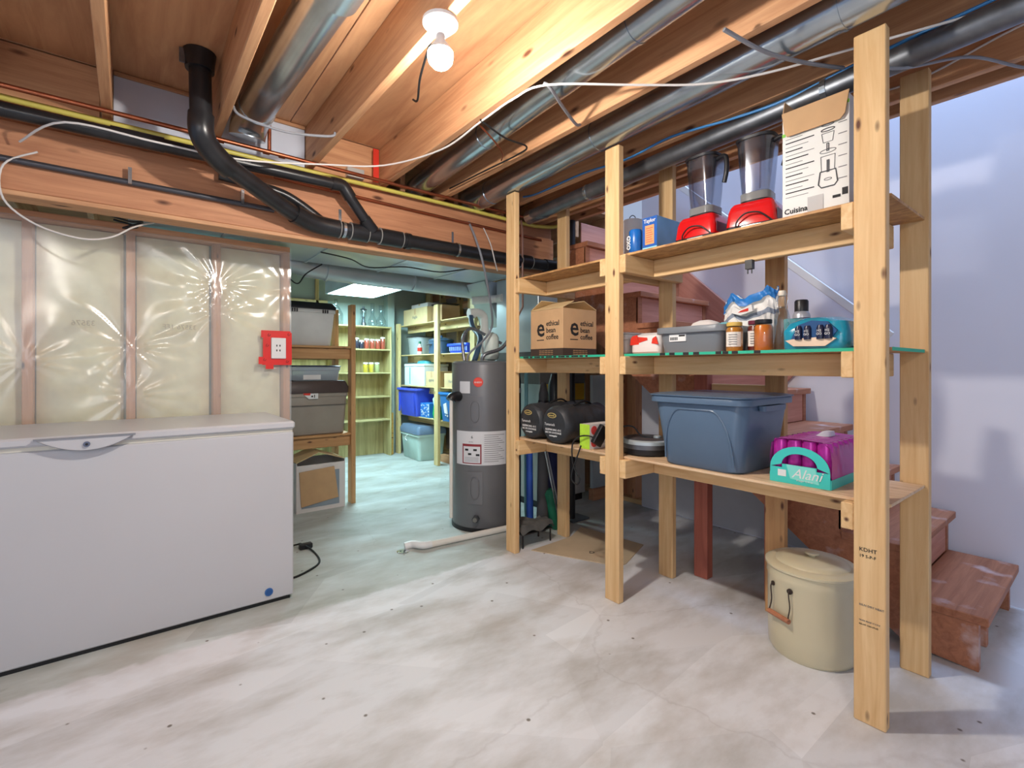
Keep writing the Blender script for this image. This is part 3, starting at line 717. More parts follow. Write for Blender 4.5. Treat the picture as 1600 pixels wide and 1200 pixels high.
cable('black appliance cord lying on the floor past the freezer', [(0.62, 3.1, 0.01), (0.70, 3.28, 0.008), (0.80, 3.36, 0.008), (0.86, 3.34, 0.02), (0.88, 3.30, 0.03), (0.92, 3.2, 0.006), (0.90, 3.0, 0.006), (0.80, 2.9, 0.006), (0.70, 2.86, 0.006), (0.62, 2.90, 0.006)], 0.006, BLKM)
cable('blue and black cables sagging under the flat duct', [(1.0, 3.3, 1.93), (1.25, 3.45, 1.945), (1.45, 3.6, 1.935), (1.7, 3.5, 1.955), (1.95, 3.4, 1.93), (2.15, 3.25, 1.955), (2.4, 3.15, 1.94)], 0.005, BLKM)
cable('black wire looped below the round duct', [(0.80, 3.85, 1.96), (0.92, 3.88, 1.86), (1.0, 3.87, 1.80), (1.06, 3.86, 1.88), (1.16, 3.80, 1.955)], 0.005, BLKM)

bm = nb(); box(bm, 0.86, 0.94, 3.27, 3.31, 0.0, 0.035, 0.006); tag(mk('power_plug', bm, BLK), 'black plug block lying on the floor past the freezer end', 'plug')
cable('tangle of black wires above the insulated wall', [(-0.10, 3.20, 1.95), (0.0, 3.18, 1.92), (0.06, 3.22, 1.935), (-0.02, 3.26, 1.90), (0.04, 3.30, 1.925), (-0.06, 3.34, 1.955)], 0.005, BLKM)
# flat trunk duct, round duct, plenums of the second room
fd = thing('flat_duct', 'wide flat sheet metal trunk duct behind the girder', 'duct', (1.6, 3.4, 1.97))
xs = [0.0, 0.45, 1.05, 1.62, 2.15, 2.62]
for a, b in zip(xs, xs[1:]):
    bm = nb(); box(bm, a + 0.001, b - 0.001, 3.02, 3.84, 1.965, 2.18, 0.004); mk('duct_section', bm, GALVL, fd)
    bm = nb(); box(bm, b - 0.008, b + 0.008, 3.012, 3.848, 1.958, 2.19); mk('drive_cleat', bm, GALVL, fd)
rd = thing('round_duct', 'round duct running across under the flat trunk duct in the back room', 'duct', (0.7, 4.0, 1.93))
bm = nb(); tube(bm, [(0.2, 3.99, 1.985), (0.95, 3.98, 1.98), (1.25, 4.0, 1.955), (2.75, 4.03, 1.935)], 0.084, 28, smooth_n=4); mk('duct_section', bm, GALVL, rd, smooth=True)
for x in (1.03, 1.24, 2.0):
    bm = nb(); cyl(bm, (x, 3.99, 1.975 if x < 1.2 else 1.95), (x + 0.012, 3.99, 1.975 if x < 1.2 else 1.95), 0.089, seg=28); mk('seam_ring', bm, GALVL, rd, smooth=True)
bm = nb(); cyl(bm, (1.25, 4.9, 2.20), (1.02, 4.1, 2.10), 0.07, seg=24); tag(mk('round_duct', bm, GALVL, smooth=True), 'short branch duct under the joists left of the light panel', 'duct')
fur = thing('furnace', 'grey furnace cabinet with a brass yellow band behind the shelving', 'furnace', (2.92, 3.3, 0))
bm = nb(); box(bm, 2.66, 3.20, 3.0, 3.60, 0.06, 0.80, 0.004); mk('lower_panel', bm, mat('warm grey enamel', (176, 176, 170), 0.45), fur)
bm = nb(); box(bm, 2.662, 3.20, 3.001, 3.598, 0.80, 1.03); mk('inner_cabinet', bm, mat('pale grey enamel', (150, 164, 160), 0.5), fur)
bm = nb(); box(bm, 2.68, 3.18, 2.99, 3.0, 0.81, 0.88); mk('steel_band', bm, GALVL, fur)
bm = nb(); box(bm, 2.68, 3.18, 2.985, 3.0, 0.885, 1.03, 0.006); mk('brass_band', bm, mat('brass yellow', (206, 176, 60), 0.3, 0.7), fur)
bm = nb(); box(bm, 2.66, 3.20, 3.0, 3.60, 1.03, 1.30, 0.004); mk('upper_panel', bm, mat('dark grey enamel', (84, 84, 82), 0.45), fur)
bm = nb(); box(bm, 2.68, 3.18, 3.02, 3.58, 0.0, 0.06); mk('base', bm, BLK, fur)
bm = nb(); box(bm, 2.66, 3.20, 3.02, 3.60, 1.30, 1.96, 0.004); mk('plenum', bm, GALVL, fur)
bm = nb(); cyl(bm, (3.205, 3.1, 0.86), (3.24, 3.06, 0.86), 0.025, seg=14); mk('knob', bm, BLK, fur)
rp_ = thing('return_duct', 'pale sheet metal return duct standing beside the furnace', 'duct', (3.0, 3.9, 0))
bm = nb(); box(bm, 2.72, 3.25, 3.64, 3.93, 0.0, 1.55, 0.004); mk('drop', bm, GALVL, rp_)
bm = nb(); prism(bm, [(2.55, 1.96), (3.25, 1.96), (3.25, 1.55), (2.72, 1.55)], 'y', 3.64, 3.93); mk('transition', bm, GALVL, rp_)
bm = nb(); box(bm, 3.22, 3.40, 2.93, 2.96, 0.10, 1.1); tag(mk('panel_door', bm, mat('pale blue door', (186, 200, 206), 0.5)), 'pale blue panel leaning under the stairs by the furnace', 'panel')
lum('trim_2', 3.20, 3.40, 2.90, 2.96, 0.0, 0.095, STUD, None)['kind'] = 'structure'
# steel column
sc_ = thing('steel_column', 'black steel post on a base plate under the girder end', 'post', (2.68, 2.66, 0))
bm = nb(); cyl(bm, (2.68, 2.66, 0.012), (2.68, 2.66, 2.298), 0.032, seg=20); mk('tube', bm, BLK, sc_, smooth=True)
bm = nb(); box(bm, 2.62, 2.80, 2.58, 2.72, 0, 0.012); mk('base_plate', bm, GALVD, sc_)

# ================================================================== LIGHT PANEL in back room
lp = thing('light_fixture', 'glowing rectangular fluorescent ceiling fixture in the back room', 'light', (2.1, 5.25, 2.03))
bm = nb()
for a in ((1.81, 2.40, 4.70, 4.72), (1.81, 2.40, 5.80, 5.82), (1.81, 1.83, 4.72, 5.80), (2.38, 2.40, 4.72, 5.80)): box(bm, *a, 2.03, 2.16)
box(bm, 1.81, 2.40, 4.70, 5.82, 2.16, 2.17)
mk('housing', bm, mat('fixture enamel', (190, 214, 222), 0.4), lp)
PM = bpy.data.materials.new('lit diffuser'); PM.use_nodes = True
B = PM.node_tree.nodes['Principled BSDF']; B.inputs['Emission Color'].default_value = (0.60, 0.92, 1.0, 1); B.inputs['Emission Strength'].default_value = PANEL_STRENGTH
bm = nb(); box(bm, 1.832, 2.378, 4.722, 5.798, 2.034, 2.046); mk('diffuser', bm, PM, lp)
bm = nb()
for x in (1.9, 2.3):
    for y in (4.8, 5.7): cyl(bm, (x, y, 2.17), (x, y, 2.534), 0.004, seg=6)
mk('hanger', bm, GALVD, lp)

# ================================================================== WATER HEATER
HX, HY, HR = 2.11, 3.02, 0.236
wh = thing('water_heater', 'tall grey cylindrical water heater with white labels', 'water heater', (HX, HY, 0))
HG = mat('grey heater enamel', (112, 112, 114), 0.35, 0.15, vary=0.03)
bm = nb(); lathe(bm, [(HR - 0.008, 0.012), (HR, 0.03), (HR, 1.185), (HR - 0.004, 1.2)], 56, (HX, HY, 0)); mk('tank', bm, HG, wh, smooth=True)
bm = nb(); lathe(bm, [(HR + 0.003, 0.0), (HR + 0.003, 0.028)], 48, (HX, HY, 0)); mk('base_ring', bm, BLK, wh, smooth=True)
bm = nb(); lathe(bm, [(HR + 0.002, 1.19), (HR + 0.002, 1.205), (HR - 0.02, 1.215), (0.02, 1.222)], 48, (HX, HY, 0)); mk('top_cap', bm, HG, wh, smooth=True)
va = math.atan2(-HY, -HX)          # bearing from the tank to the viewer
def curved(a0, a1, z0, z1, rad, thick=0.0015, n=10):
    bm = nb()
    A = []; B_ = []
    for k in range(n + 1):
        a = a0 + (a1 - a0) * k / n
        for lst, rr in ((A, rad), (B_, rad + thick)):
            lst.append([bm.verts.new((HX + rr * math.cos(a), HY + rr * math.sin(a), z)) for z in (z0, z1)])
    for k in range(n):
        bm.faces.new((B_[k][0], B_[k + 1][0], B_[k + 1][1], B_[k][1]))
        bm.faces.new((A[k][0], A[k][1], A[k + 1][1], A[k + 1][0]))
        bm.faces.new((A[k][0], A[k + 1][0], B_[k + 1][0], B_[k][0])); bm.faces.new((A[k][1], B_[k][1], B_[k + 1][1], A[k + 1][1]))
    for k in (0, n): bm.faces.new((A[k][0], B_[k][0], B_[k][1], A[k][1]))
    return bm
def on_tank(a, z, s, size, m, par, rad=HR + 0.003, rot=None, align='CENTER'):
    p = Vector((HX + rad * math.cos(a), HY + rad * math.sin(a), z)) - wloc(par)
    return text(s, size, m, par, p, (PI / 2, 0, a + PI / 2), align=align)
LBL = mat('label paper', (214, 214, 216), 0.6, vary=0.02)
# angle increases to the right as seen by the viewer
lb = mk('rating_label', curved(va - 0.95, va + 0.75, 0.475, 0.715, HR, 0.001, 24), LBL, wh)
w1 = mk('warning_frame', curved(va - 0.68, va - 0.06, 0.485, 0.625, HR + 0.0012, 0.0008, 10), mat('dark red print', (140, 44, 52), 0.6), lb)
mk('warning_field', curved(va - 0.64, va - 0.10, 0.492, 0.608, HR + 0.0022, 0.0006, 10), LBL, w1) if False else mk('warning_field', curved(va - 0.64, va - 0.10, 0.492, 0.608, HR + 0.0022, 0.0006, 10), LBL, lb)
for a, z in ((-0.52, 0.585), (-0.25, 0.585), (-0.42, 0.555), (-0.17, 0.55)):
    mk('pictogram', curved(va + a - 0.06, va + a + 0.05, z - 0.008, z + 0.006, HR + 0.003, 0.0006, 4), INK, lb)
for k in range(14):
    z = 0.69 - k * 0.0145
    mk('printed_line', curved(va + 0.02, va + 0.68 - 0.07 * ((k * 7) % 4), z - 0.0016, z + 0.0016, HR + 0.0012, 0.0005, 8), INKG, lb)
for k in range(4):
    z = 0.53 - k * 0.009
    mk('printed_line', curved(va - 0.6, va - 0.15, z - 0.001, z + 0.001, HR + 0.003, 0.0005, 6), INKG, lb)
on_tank(va - 0.35, 0.665, '6', 0.03, INK, lb)
on_tank(va - 0.38, 0.638, 'ELECTRIC', 0.008, INKG, lb)
mk('serial_sticker', curved(va - 0.80, va - 0.42, 0.985, 1.07, HR, 0.001, 8), LBL, wh)
# round red maker's badge
def tank_disc(a, z, r0, m, nm, off, par):
    c = Vector((HX + (HR + off) * math.cos(a), HY + (HR + off) * math.sin(a), z)); d = Vector((math.cos(a), math.sin(a), 0))
    bm = nb(); cyl(bm, c - d * 0.004, c + d * 0.0015, r0, seg=28); return mk(nm, bm, m, par)
bd = tank_disc(va - 0.16, 1.065, 0.035, mat('badge red', (204, 52, 40), 0.4), 'badge', 0.0005, wh)
tank_disc(va - 0.16, 1.065, 0.031, mat('badge red inner', (226, 70, 50), 0.4), 'badge_field', 0.0012, wh)
on_tank(va - 0.16, 1.058, 'RHEEM', 0.017, WHITE, wh, HR + 0.0045)
for z0, z1 in ((0.82, 0.985), (0.20, 0.43)):
    if z0 > 0.5: z0, z1 = 0.745, 0.965
    p_ = mk('access_panel', curved(va - 0.50, va - 0.03, z0, z1, HR, 0.006, 10), HG, wh)
    bm = nb(); P = []
    rr = HR + 0.008
    for k in range(24):
        t_ = 2 * PI * k / 24
        aa = va - 0.265 + 0.13 * math.cos(t_) ; zz = (z0 + z1) / 2 + (z1 - z0) * 0.34 * math.copysign(abs(math.sin(t_)) ** 0.6, math.sin(t_))
        P.append((HX + rr * math.cos(aa), HY + rr * math.sin(aa), zz))
    P.append(P[0]); tube(bm, P, 0.004, 6); mk('pressed_rib', bm, HG, p_, smooth=True)
c = Vector((HX + HR * math.cos(va - 0.22), HY + HR * math.sin(va - 0.22), 0.10)); d = Vector((math.cos(va - .22), math.sin(va - .22), 0))
bm = nb(); cyl(bm, c, c + d * 0.03, 0.026, seg=6); mk('drain_valve', bm, mat('dark grey valve', (60, 60, 62), 0.4), wh, smooth=False)
bm = nb(); cyl(bm, c + d * 0.03, c + d * 0.045, 0.016, seg=16); mk('valve_outlet', bm, mat('valve brass', (130, 126, 120), 0.35, 0.6), wh, smooth=True)
a = va - 0.85; c = Vector((HX + HR * math.cos(a), HY + HR * math.sin(a), 1.01 - 0.03)); d = Vector((math.cos(a), math.sin(a), 0))
rel = mk('pipe_sleeve', tube(nb(), [c - d * 0.01 + Vector((0.01, 0, -0.02)), c + d * 0.05 + Vector((0, 0, -0.02)), c + d * 0.075 + Vector((0, 0, -0.045))], 0.036, 18, smooth_n=4), BLK, wh, smooth=True)
bm = nb(); cyl(bm, c + d * 0.07 + Vector((0, 0, -0.03)), Vector((c.x + d.x * 0.07, c.y + d.y * 0.07, 0.10)), 0.0125, seg=14); mk('overflow_tube', bm, PVC, wh, smooth=True)
# hoses above the heater
FLEX = mat('braided steel hose', (150, 152, 156), 0.35, 0.8, vary=0.25, scale=80)
bm = nb(); tube(bm, [(2.08, 3.0, 1.22), (2.10, 2.98, 1.27), (2.24, 2.96, 1.32), (2.33, 2.95, 1.45), (2.36, 3.0, 1.62)], 0.014, 12, smooth_n=6)
tag(mk('flexible_hose', bm, FLEX, smooth=True), 'braided hose curving up from the water heater top', 'hose')
bm = nb(); tube(bm, [(1.99, 3.10, 1.22), (2.0, 3.14, 1.38), (2.08, 3.16, 1.47), (2.20, 3.14, 1.43), (2.34, 3.1, 1.36)], 0.012, 12, smooth_n=6)
tag(mk('flexible_hose', bm, FLEX, smooth=True), 'grey flexible hose arching over the water heater top', 'hose')
pv = thing('pvc_vent', 'pair of thick white plastic vent pipes with elbows above the water heater', 'pipe', (2.4, 3.6, 1.3))
bm = nb(); tube(bm, [(2.38, 3.62, 1.65), (2.44, 3.60, 1.66), (2.505, 3.60, 1.64), (2.525, 3.60, 1.57), (2.525, 3.60, 1.22)], 0.036, 18, smooth_n=4); mk('lower_elbow', bm, PVC, pv, smooth=True)
bm = nb(); tube(bm, [(2.47, 3.72, 1.78), (2.66, 3.60, 1.80), (2.659, 3.50, 1.80)], 0.036, 18); mk('upper_pipe', bm, PVC, pv, smooth=True)
for x, z in ((2.38, 1.65),):
    bm = nb(); cyl(bm, (x - 0.01, 3.62, z), (x + 0.05, 3.615, z), 0.042, seg=18); mk('collar', bm, PVC, pv, smooth=True)
bm = nb(); cyl(bm, (2.525, 3.60, 1.47), (2.525, 3.60, 1.52), 0.042, seg=18); mk('collar', bm, PVC, pv, smooth=True)
bm = nb(); lathe(bm, [(0.02, 1.22), (0.05, 1.235), (0.06, 1.26), (0.06, 1.40), (0.045, 1.43), (0.015, 1.445)], 20, (2.24, 3.10, 0)); tag(mk('expansion_tank', bm, mat('pale green white enamel', (214, 224, 214), 0.4), smooth=True), 'small pale expansion tank above the water heater', 'tank')
bm = nb(); tube(bm, [(2.38, 3.60, 1.62), (2.33, 3.5, 1.52), (2.27, 3.3, 1.42), (2.19, 3.21, 1.32), (2.14, 3.19, 1.22)], 0.022, 12, smooth_n=4); tag(mk('flexible_hose', bm, mat('dark blue hose', (60, 84, 110), 0.5), smooth=True), 'dark blue grey hose left of the vent pipes', 'hose')
# condensate pipe on the floor
fp = thing('floor_drain_pipe', 'cream plastic pipe lying on the floor towards the drain hole', 'pipe', (1.7, 2.78, 0))
bm = nb(); tube(bm, [(2.6, 2.70, 0.024), (1.50, 2.805, 0.022)], 0.021, 14); mk('tube', bm, PVC, fp, smooth=True)
bm = nb(); tube(bm, [(1.54, 2.80, 0.024), (1.49, 2.806, 0.026), (1.465, 2.835, 0.028), (1.445, 2.875, 0.024), (1.40, 2.89, 0.016)], 0.024, 14, smooth_n=4); mk('elbow', bm, WHITE, fp, smooth=True)
fdn = thing('floor_drain', 'small chrome floor drain cover at the end of the cream pipe', 'drain', (1.37, 2.85, 0))
bm = nb(); lathe(bm, [(0.04, 0.0005), (0.04, 0.004), (0.034, 0.006)], 24, (1.37, 2.85, 0)); mk('cover', bm, CHROME, fdn)
bm = nb()
for dx, dy in ((0.012, 0.0), (-0.014, 0.006), (0.0, -0.018)): cyl(bm, (1.37 + dx, 2.85 + dy, 0.0061), (1.37 + dx, 2.85 + dy, 0.0072), 0.006, seg=10)
mk('holes', bm, INK, fdn)

# ================================================================== generic containers
def tote(name, label, cat, w, d, h, m, lid=None, taper=0.86, rim=0.018, r=0.04, lid_h=0.03, open_top=False, ribs=True, group=None, handles=False):
    t = thing(name, label, cat, group=group)
    bm = nb(); wb, db = w * taper, d * taper
    if open_top:
        loft(bm, [(0.004, wb - .01, db - .01, r * .8), (0.0, wb, db, r), (h, w, d, r), (h, w - .01, d - .01, r), (0.01, wb - .012, db - .012, r * .8)], caps=(False, True))
    else:
        loft(bm, [(0.0, wb - .015, db - .015, r), (0.008, wb, db, r), (h - 0.004, w, d, r), (h, w - 0.004, d - .004, r)])
    mk('body', bm, m, t, smooth=True)
    bm = nb(); loft(bm, [(h - 0.03, w + 0.004, d + 0.004, r), (h - 0.028, w + rim, d + rim, r), (h - 0.004, w + rim, d + rim, r), (h, w + rim - 0.006, d + rim - .006, r), (h, w - 0.006, d - 0.006, r), (h - 0.03, w - 0.008, d - 0.008, r)], caps=(False, False))
    mk('rim', bm, m, t, smooth=True)
    if lid:
        bm = nb(); loft(bm, [(h + 0.001, w + rim + 0.01, d + rim + 0.01, r), (h + lid_h * 0.5, w + rim + 0.012, d + rim + 0.012, r), (h + lid_h, w * 0.96, d * 0.96, r)]); mk('lid', bm, lid, t, smooth=True)
    return t
def place_items(): pass

# ---- big slate tote on the lower deck
SLATE = mat('slate blue plastic', (84, 106, 130), 0.33, vary=0.04)
DK = 0.7265     # deck tops
t = tote('storage_tote', 'large slate blue plastic tote on the lowest deck of the pine shelving', 'tote', 0.44, 0.44, 0.315, SLATE, SLATE, taper=0.84, rim=0.03, r=0.06, lid_h=0.012)
for s in (-1, 1):
    bm = nb(); pts = []
    for k in range(13):
        a = k / 12 * PI / 2
        x = 0.07 + 0.09 * math.sin(a); z = 0.05 + 0.0 + 0.21 * math.cos(a) if False else 0.03 + 0.23 * math.cos(a)
        y = -(0.44 * (0.84 + 0.16 * z / 0.315)) / 2 - 0.001
        pts.append((s * x, y, z))
    pts = [(0.0, -(0.44 * (0.84 + 0.16 * 0.26 / 0.315)) / 2 - 0.001, 0.26)] + pts
    tube(bm, pts, 0.004, 6); mk('moulded_rib', bm, SLATE, t, smooth=True)
for s in (-1, 1):
    bm = nb(); loft(bm, [(0.262, 0.03, 0.20, 0.012, s * 0.232, 0), (0.284, 0.035, 0.20, 0.012, s * 0.232, 0)]); mk('handle', bm, SLATE, t)
place(t, (2.142, 1.165, DK), -PI / 2)

# ---- can multipack
MAG = mat('magenta can print', (176, 40, 150), 0.25, 0.3, vary=0.35, scale=22)
TEAL = mat('teal carton', (64, 198, 188), 0.4, vary=0.04)
t = thing('drink_multipack', 'shrink wrapped magenta cans in a turquoise tray on the lowest deck', 'drinks')
Wp, Dp = 0.214, 0.33
bm = nb(); box(bm, -Wp / 2, Wp / 2, 0.0, Dp, 0, 0.035); mk('tray', bm, TEAL, t)
bm = nb()
arch = []
for k in range(17):
    a = PI * k / 16; arch.append((-0.104 * math.cos(a) , 0.058 + 0.085 * math.sin(a)))
hole = []
for k in range(17):
    a = PI * k / 16; hole.append((-0.062 * math.cos(a), 0.072 + 0.044 * math.sin(a)))
f0 = ring(bm, [(x, -0.003, z) for x, z in arch]); f1 = ring(bm, [(x, -0.003, z) for x, z in hole])
g0 = ring(bm, [(x, 0.0, z) for x, z in arch]); g1 = ring(bm, [(x, 0.0, z) for x, z in hole])
bridge(bm, f0, f1, False); bridge(bm, g1, g0, False); bridge(bm, f0, g0, False); bridge(bm, g1, f1, False)
box(bm, -0.104, 0.104, -0.003, 0.0, 0.0, 0.0585); box(bm, -0.06, 0.06, -0.0032, 0.0, 0.0585, 0.0718)
mk('front_panel', bm, TEAL, t)
bm = nb(); prism(bm, [(-0.03, 0.02), (0.07, 0.012), (0.055, 0.07), (-0.045, 0.073)], 'y', -0.0042, -0.0034); mk('print_panel', bm, mat('pale turquoise print', (128, 220, 208), 0.4), t)
text('Alani', 0.05, WHITE, t, (0.026, -0.0046, 0.026), F_Y, shear=0.35)
text('0 sugar 12 fl oz', 0.009, WHITE, t, (0.02, -0.0046, 0.014), F_Y)
bm = nb(); box(bm, -0.075, -0.045, -0.0042, -0.0033, 0.025, 0.05); mk('print_block', bm, WHITE, t)
bm = nb(); lathe(bm, [(0.022, 0.0), (0.026, 0.006), (0.026, 0.118), (0.022, 0.126), (0.0225, 0.129)], 16); can0 = mk('can', bm, MAG, t, smooth=True, loc=(-0.078, 0.03, 0.036), rot=(0, 0, 0))
for i in range(4):
    for j in range(6):
        if i == 0 and j == 0: continue
        c_ = can0.copy(); COL.objects.link(c_); c_.location = (-0.078 + 0.052 * i, 0.03 + 0.053 * j, 0.036)
FILM = glassy('magenta shrink film', (196, 80, 176), 0.08, 0.42)
bm = nb(); nlev = 26; prev = None
for k in range(nlev + 1):
    y = 0.003 + (Dp - 0.006) * k / nlev; wob = 0.0025 * math.sin(k * 1.7)
    prof = [(-Wp / 2, 0.036), (-Wp / 2 - 0.001, 0.10), (-Wp / 2 + 0.006 + wob, 0.150), (-Wp / 2 + 0.03, 0.168 + wob), (0, 0.172 + wob * 0.5), (Wp / 2 - 0.03, 0.168 + wob), (Wp / 2 - 0.006 - wob, 0.150), (Wp / 2 + 0.001 + wob * .5, 0.10), (Wp / 2, 0.036)]
    cur = ring(bm, [(x, y, z) for x, z in prof])
    if prev: bridge(bm, prev, cur, False)
    prev = cur
bm.faces.new(prev)
mk('shrink_film', bm, FILM, t, smooth=True)
bm = nb(); loft(bm, [(0.172, 0.05, 0.09, 0.02, 0.02, 0.2), (0.19, 0.03, 0.06, 0.014, 0.03, 0.2), (0.192, 0.01, 0.02, 0.004, 0.035, 0.2)]); mk('film_knot', bm, glassy('clear film', (230, 230, 240), 0.1, 0.5), t, smooth=True)
place(t, (1.985, 0.768, DK), -PI / 2)

# ---- robot vacuum
t = thing('robot_vacuum', 'round dark robot vacuum with silver band behind the middle post', 'robot vacuum')
bm = nb(); lathe(bm, [(0.13, 0.0), (0.148, 0.006), (0.15, 0.03)], 40); mk('base', bm, BLK, t, smooth=True)
bm = nb(); lathe(bm, [(0.151, 0.03), (0.153, 0.05)], 40); mk('bumper', bm, GALVD, t, smooth=True)
bm = nb(); lathe(bm, [(0.15, 0.05), (0.15, 0.064), (0.142, 0.07)], 40); mk('upper_ring', bm, GALVL, t, smooth=True)
bm = nb(); lathe(bm, [(0.14, 0.07), (0.13, 0.074), (0.02, 0.076)], 40); mk('top_cover', bm, mat('dark grey plastic', (66, 66, 70), 0.3), t, smooth=True)
bm = nb(); lathe(bm, [(0.022, 0.0745), (0.022, 0.082), (0.018, 0.084)], 20, (0.02, -0.06, 0)); mk('button', bm, GALVL, t, smooth=True)
t.scale = (0.84, 0.84, 1.12)
place(t, (2.11, 1.545, DK), 0)
cable('black charger cord curling over the robot vacuum', [(1.99, 1.66, 0.80), (2.0, 1.62, 0.86), (2.04, 1.58, 0.865), (2.07, 1.55, 0.82), (2.10, 1.5, 0.812)], 0.004, BLKM)
bm = nb(); box(bm, 1.975, 1.995, 1.648, 1.672, 0.78, 0.86, 0.002); tag(mk('charger_brick', bm, mat('grey green plastic', (110, 130, 110), 0.4)), 'small grey green charger brick leaning behind the middle post', 'charger')

# ---- sleeping bags
NYL = mat('black nylon', (46, 48, 52), 0.5, vary=0.25, scale=14, bump=0.5)
def sleeping_bag(label, loc, rz, seed):
    t = thing('sleeping_bag', label, 'sleeping bag', group='sleeping bags on the lowest deck')
    L = 0.40; R_ = 0.112; bm = nb(); prev = None; seg = 28
    rnd = random.Random(seed)
    prof = [(0.0, 0.03), (-0.006, 0.07), (-0.004, 0.095), (0.01, 0.108)] + [(0.03 + (L - 0.06) * k / 12, 0.112 + 0.004 * math.sin(k * 2.1 + seed)) for k in range(13)] + [(L - 0.01, 0.1), (L, 0.06), (L + 0.01, 0.02)]
    first = None
    for (y, rr) in prof:
        cur = []
        for k in range(seg):
            a = 2 * PI * k / seg
            w = 1 + 0.03 * math.sin(5 * a + y * 30 + seed) * (1 if y > 0.02 else 0)
            cur.append(bm.verts.new((rr * w * math.cos(a), y, 0.110 + max(-0.1095, rr * w * math.sin(a) * 0.98))))
        if prev: bridge(bm, prev, cur)
        else: first = cur
        prev = cur
    bm.faces.new(first); bm.faces.new(prev)
    mk('bag', bm, NYL, t, smooth=True)
    bm = nb(); lathe(bm, [(0.036, -0.0004), (0.036, 0.0004)], 28, sy=0.42)
    bd_ = mk('badge', bm, mat('badge gold', (222, 196, 120), 0.5), t, loc=(-0.012, -0.0065, 0.165), rot=(PI / 2, 0, 0) if False else (PI / 2 + 0.1, 0, 0))
    bm = nb(); lathe(bm, [(0.031, 0.0), (0.031, 0.0008)], 28, sy=0.36); mk('badge_inner', bm, INK, t, loc=(-0.012, -0.0072, 0.165), rot=(PI / 2 + 0.1, 0, 0))
    text('woods', 0.018, mat('badge gold', (222, 196, 120), 0.5), t, (-0.012, -0.0085, 0.160), F_Y)
    text('Tamarack', 0.022, WHITE, t, (-0.03, -0.008, 0.105), F_Y, align='CENTER')
    for k, s in enumerate(('SLEEPING BAG -12 C', 'SAC DE COUCHAGE', 'rectangular')):
        text(s, 0.0145, WHITE, t, (0.0, -0.008, 0.078 - 0.017 * k), F_Y, bold=0.0003)
    bm = nb(); tube(bm, [(0.02, 0.14, 0.218), (0.03, 0.19, 0.236), (0.02, 0.25, 0.238), (0.01, 0.30, 0.218)], 0.006, 8, smooth_n=4); mk('carry_strap', bm, BLKM, t, smooth=True)
    place(t, loc, rz)
sleeping_bag('black nylon sleeping bag sack nearer the green boxes', (1.935, 2.058, DK), -PI / 2 + 0.0, 1)
sleeping_bag('black nylon sleeping bag sack at the left end of the lowest deck', (1.952, 2.292, DK), -PI / 2 - 0.02, 4)

# ---- parchment boxes
LIME = mat('lime green card', (178, 220, 60), 0.5, vary=0.1, scale=30)
PKW = mat('white printed card', (222, 216, 212), 0.5, vary=0.03)
def parchment(label, z):
    t = thing('parchment_box', label, 'carton', group='parchment paper boxes')
    bm = nb(); box(bm, 0, 0.27, 0, 0.072, 0, 0.066); mk('carton', bm, PKW, t)
    bm = nb(); box(bm, -0.0008, 0.0, 0, 0.072, 0, 0.066); mk('green_end', bm, LIME, t)
    bm = nb(); cyl(bm, (0.035, -0.001, 0.034), (0.035, 0.0, 0.034), 0.024, seg=24); mk('red_dot', bm, mat('print red', (214, 70, 66), 0.5), t)
    text('PARCHMENT', 0.026, INKG, t, (0.072, -0.0008, 0.024), F_Y, align='LEFT')
    place(t, (1.955, 1.80, z), 0)
parchment('lower of two green ended parchment paper boxes', DK)
parchment('upper of two green ended parchment paper boxes', DK + 0.067)
t = thing('power_adapter', 'black power adapter brick leaning on the parchment boxes', 'adapter', (2.0, 1.75, DK))
bm = nb(); box(bm, -0.035, 0.035, -0.013, 0.013, -0.055, 0.055, 0.004)
mk('brick', bm, BLK, t, loc=(2.00, 1.765, DK + 0.075), rot=(0.2, 0.5, 0.0))
bm = nb(); tube(bm, [(2.0, 1.76, DK + 0.03), (1.95, 1.79, 0.80), (1.93, 1.86, 0.79), (1.925, 1.90, 0.745), (1.925, 1.90, 0.66), (1.925, 1.875, 0.60), (1.925, 1.845, 0.565), (1.925, 1.865, 0.53), (1.925, 1.905, 0.55), (1.925, 1.90, 0.60), (1.925, 1.865, 0.68), (1.93, 1.84, 0.745)], 0.004, 8, smooth_n=6); mk('cord', bm, BLKM, t, smooth=True)

